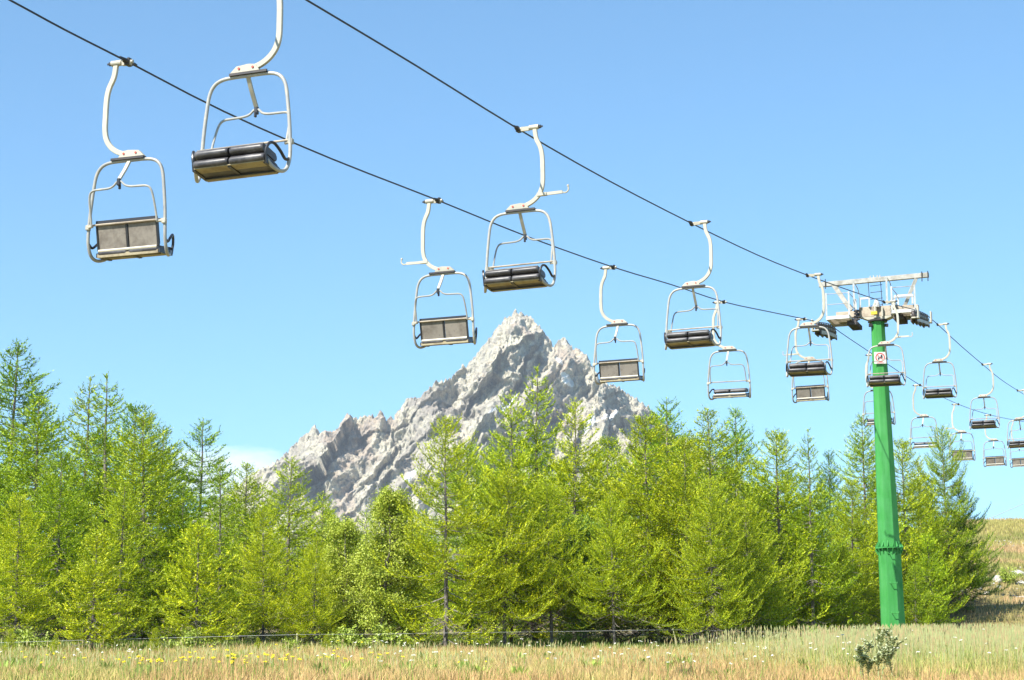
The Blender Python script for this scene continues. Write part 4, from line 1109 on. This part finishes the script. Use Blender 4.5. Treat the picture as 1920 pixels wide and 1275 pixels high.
def gcol(x, y, rg):
    n = len(x); a = fbm(x * .23, y * .10, 3, 71); b2 = fbm(x * .5 + 9, y * .25, 3, 81); r = rg.random(n)
    t = sstep(.40, .62, a)[:, None]; base = C_tan * (1 - t) + C_red * t
    g = (sstep(.50, .66, b2) * .7)[:, None]; base = base * (1 - g) + C_yel * g
    lft = (sstep(-2, -16, x) * .40 + .12)[:, None]; base = np.where(r[:, None] < lft, C_grn * 1.15, base)
    nearwood = (sstep(64, 69, y) * .40)[:, None]; base = np.where(rg.random(n)[:, None] < nearwood, C_grn, base)
    tz = tallzone(x, y)[:, None]; q = rg.random(n)[:, None]
    tall = np.where(q < .52, C_pal, np.where(q < .68, C_yel, np.where(q < .92, C_grn * 1.35, C_tan))); base = base * (1 - tz) + tall * tz
    return np.clip(base * rg.uniform(.70, 1.25, (n, 1)), 0, .85)
def ghh(x, y, rg): return (rg.uniform(.12, .32, len(x)) * (.45 + 1.1 * fbm(x * 1.1, y * .8, 3, 91))) * (1 - tallzone(x, y)) + tallzone(x, y) * rg.uniform(.28, .62, len(x))
v, f, c = blades(430000, (-22, 24), (39, 74), ghh, gcol, lambda x, y, rg: rg.uniform(.008, .020, len(x)), 1)
tag(add('meadow_grass', np_mesh('meadow_grass', v, f, 3, M['grass'], {'col': c})), 'tan, reddish and yellow green dry grass of the foreground meadow', 'grass', kind='stuff')
# seed heads standing above the tall grass at the right
def seedheads(n, seed):
    rg = np.random.default_rng(seed); x = rg.uniform(-16, 20, n); y = rg.uniform(44, 68, n)
    k = (rg.random(n) < np.maximum(tallzone(x, y), .10)) & (np.abs(x) < y * .262 + 2); x, y = x[k], y[k]; n = len(x)
    z = ground_h(x, y); tz = tallzone(x, y); h = rg.uniform(.5, .85, n) * (.45 + .55 * tz); la = rg.random(n) * 6.28; ln = rg.normal(0, .10, n)
    tx, ty, tz_ = x + np.cos(la) * ln, y + np.sin(la) * ln, z + h
    V = []; Fc = []; Cc = []; c0 = 0
    sw = .005; hw = .011; hl = .11
    P = np.stack([np.stack([x - sw, y, z], -1), np.stack([x + sw, y, z], -1), np.stack([tx + .003, ty, tz_], -1), np.stack([tx - .003, ty, tz_], -1),
                  np.stack([tx, ty, tz_ - hl * .3], -1), np.stack([tx + hw, ty, tz_ + hl * .25], -1), np.stack([tx + np.cos(la) * .02, ty, tz_ + hl], -1), np.stack([tx - hw, ty, tz_ + hl * .25], -1)], 1)
    i = np.arange(n)[:, None] * 8; F1 = np.concatenate([i + [0, 1, 2, 3], i + [4, 5, 6, 7]], 0)
    c = np.where(rg.random((n, 1)) < .6, np.array([.48, .50, .22]), np.array([.56, .44, .22])) * rg.uniform(.8, 1.15, (n, 1))
    return P.reshape(-1, 3), F1, np.repeat(c[:, None], 8, 1).reshape(-1, 3)
v, f, c = seedheads(26000, 5)
tag(add('seeding_grass', np_mesh('seeding_grass', v, f, 4, M['grass'], {'col': c})), 'tall pale grass with seed heads on the mound at the right', 'grass', kind='stuff')
# hillside and woodland floor tufts
def hc(x, y, rg):
    n = len(x); a = fbm(x * .12, y * .05, 4, 101); t = sstep(.42, .56, a)[:, None]; b2 = sstep(.46, .62, fbm(x * .3, y * .12 + 5, 3, 111))[:, None]
    base = np.array([.45, .40, .13]) * (1 - t) + np.array([.62, .42, .22]) * t; base = base * (1 - b2 * .6) + np.array([.22, .27, .07]) * b2 * .6
    return base * rg.uniform(.7, 1.2, (n, 1))
v, f, c = blades(150000, (13, 48), (76, 168), lambda x, y, rg: rg.uniform(.08, .30, len(x)), hc, lambda x, y, rg: rg.uniform(.02, .05, len(x)), 9, mask=lambda x, y, rg: x > y * .17)
tag(add('slope_grass', np_mesh('slope_grass', v, f, 3, M['grass'], {'col': c})), 'short green and rust coloured grass on the right slope', 'grass', kind='stuff')
v, f, c = blades(90000, (-24, 18), (66, 84), lambda x, y, rg: rg.uniform(.10, .40, len(x)), lambda x, y, rg: np.where(rg.random((len(x), 1)) < .6, C_grn, C_dk) * rg.uniform(.6, 1.2, (len(x), 1)), lambda x, y, rg: rg.uniform(.02, .05, len(x)), 12, mask=lambda x, y, rg: x < y * .18)
tag(add('undergrowth', np_mesh('undergrowth', v, f, 3, M['grass'], {'col': c})), 'green leafy undergrowth on the floor of the larch wood', 'undergrowth', kind='stuff')
def herbs(n, seed):
    rg = np.random.default_rng(seed); V = []; Fc = []; Cc = []; c0 = 0
    for _ in range(n):
        y = rg.uniform(43, 66); x = rg.uniform(-.26, .26) * y; z = gh(x, y); k = int(rg.integers(26, 60)); rad = rg.uniform(.10, .32); H = rg.uniform(.18, .42)
        base = np.array([.26, .38, .08]) * rg.uniform(.7, 1.5) + np.array([.10, .04, 0]) * rg.random()
        for q in range(k):
            a = rg.random() * 6.28; rr = rad * rg.random() ** .6; h = H * rg.uniform(.4, 1); p = np.array([x + math.cos(a) * rr * .4, y + math.sin(a) * rr * .4, z]); e = np.array([math.cos(a) * rr, math.sin(a) * rr, h]); w = rg.uniform(.012, .03); t = np.array([-math.sin(a) * w, math.cos(a) * w, 0])
            V.append(np.stack([p - t * .3, p + t * .3, p + e * .6 + t, p + e + [0, 0, -h * .12], p + e * .6 - t])); Fc += [[c0, c0 + 1, c0 + 2], [c0, c0 + 2, c0 + 4], [c0 + 4, c0 + 2, c0 + 3]]; Cc.append(np.repeat((base * rg.uniform(.75, 1.2))[None], 5, 0)); c0 += 5
    return np.concatenate(V), Fc, np.concatenate(Cc)
v, f, c = herbs(230, 44)
tag(add('meadow_herbs', np_mesh('meadow_herbs', v, f, 3, M['grass'], {'col': np.clip(c, 0, .8)})), 'small clumps of broad green leaves among the dry grass', 'herbs', kind='stuff')
def flowers(spots, r, col, seed, flat=True):
    rg = np.random.default_rng(seed); V = []; Fc = []; Cc = []; c0 = 0
    for x, y, h in spots:
        z = gh(x, y) + h; n = 5; tilt = rg.normal(0, .35, 2)
        for k in range(n):
            p = np.array([x, y, z]) + rg.normal(0, r * .8, 3) * [1, 1, .4]; s = r * rg.uniform(.5, 1)
            an = np.arange(6) * 1.0472; P = np.stack([p[0] + np.cos(an) * s, p[1] + np.sin(an) * s * .9, p[2] + np.sin(an) * s * .55 + np.cos(an) * s * tilt[0]], -1)
            V.append(P); Fc += [[c0, c0 + 1, c0 + 2, c0 + 3], [c0, c0 + 3, c0 + 4, c0 + 5]]; Cc.append(np.repeat((np.array(col) * rg.uniform(.8, 1.1))[None], 6, 0)); c0 += 6
        w = .005; P = np.array([[x - w, y, z - h], [x + w, y, z - h], [x + w, y, z], [x - w, y, z]]); V.append(P); Fc.append([c0, c0 + 1, c0 + 2, c0 + 3]); Cc.append(np.repeat(np.array([[.2, .28, .06]]), 4, 0)); c0 += 4
    return np.concatenate(V), Fc, np.concatenate(Cc)
rg = np.random.default_rng(17)
sp_y = []
for px, py, n, sx in ((60, 1250, 20, 60), (230, 1262, 40, 70), (300, 1262, 60, 50), (420, 1236, 50, 40), (440, 1255, 60, 50), (560, 1246, 45, 60), (620, 1242, 30, 50), (690, 1254, 20, 60), (730, 1235, 8, 30), (880, 1252, 8, 60), (1040, 1240, 5, 40), (1250, 1262, 3, 60)):
    for _ in range(int(n * .28)):
        x0 = px + rg.normal(0, sx * .9); Y = np.clip(slopeY(x0, py + rg.normal(0, 22) + 36, 40, 72), 41, 68); sp_y.append((at(x0, py, Y).x, Y, rg.uniform(.38, .55)))
v, f, c = flowers(sp_y, .021, (.85, .68, .02), 1); tag(add('yellow_flowers', np_mesh('yellow_flowers', v, f, 4, M['petal'], {'col': c})), 'yellow ragwort like flowers sprinkled over the left meadow', 'flowers', kind='stuff')
sp_w = []
for px, py, n, sx in ((150, 1232, 26, 30), (240, 1238, 40, 60), (60, 1245, 14, 60), (720, 1212, 50, 60), (760, 1218, 30, 60), (900, 1222, 50, 90), (990, 1220, 30, 60), (1210, 1224, 40, 60), (1330, 1212, 22, 30), (1420, 1222, 30, 60), (1100, 1240, 40, 160), (1600, 1232, 60, 30), (1830, 1206, 14, 26), (1740, 1240, 30, 70), (1480, 1250, 30, 120), (700, 1262, 40, 200), (1250, 1262, 40, 200), (1850, 1250, 20, 60)):
    for _ in range(int(n * .24)):
        x0 = px + rg.normal(0, sx * .6); Y = np.clip(slopeY(x0, py + rg.normal(0, 20) + 30, 40, 72), 41, 69); sp_w.append((at(x0, py, Y).x, Y, rg.uniform(.40, .62) * (1 + .35 * (x0 > 1500))))
v, f, c = flowers(sp_w, .019, (.80, .78, .66), 2); tag(add('white_flowers', np_mesh('white_flowers', v, f, 4, M['petal'], {'col': c})), 'white umbel flowers scattered in the meadow and by the fence', 'flowers', kind='stuff')

# ------------------------------------------------------------------ air
HAZE = 0.00006
if HAZE:
    b = MB(); b.box((0, 4600, 350), (18600, 16000, 900)); hz = b.build('haze', [], None)
    hm = bpy.data.materials.new('air'); hm.use_nodes = True; t = hm.node_tree; t.nodes.clear()
    o = t.nodes.new('ShaderNodeOutputMaterial'); pv = t.nodes.new('ShaderNodeVolumePrincipled'); pv.inputs['Color'].default_value = (.80, .88, 1, 1); pv.inputs['Density'].default_value = HAZE
    t.links.new(pv.outputs[0], o.inputs['Volume']); hz.data.materials.clear(); hz.data.materials.append(hm); tag(hz, kind='stuff')
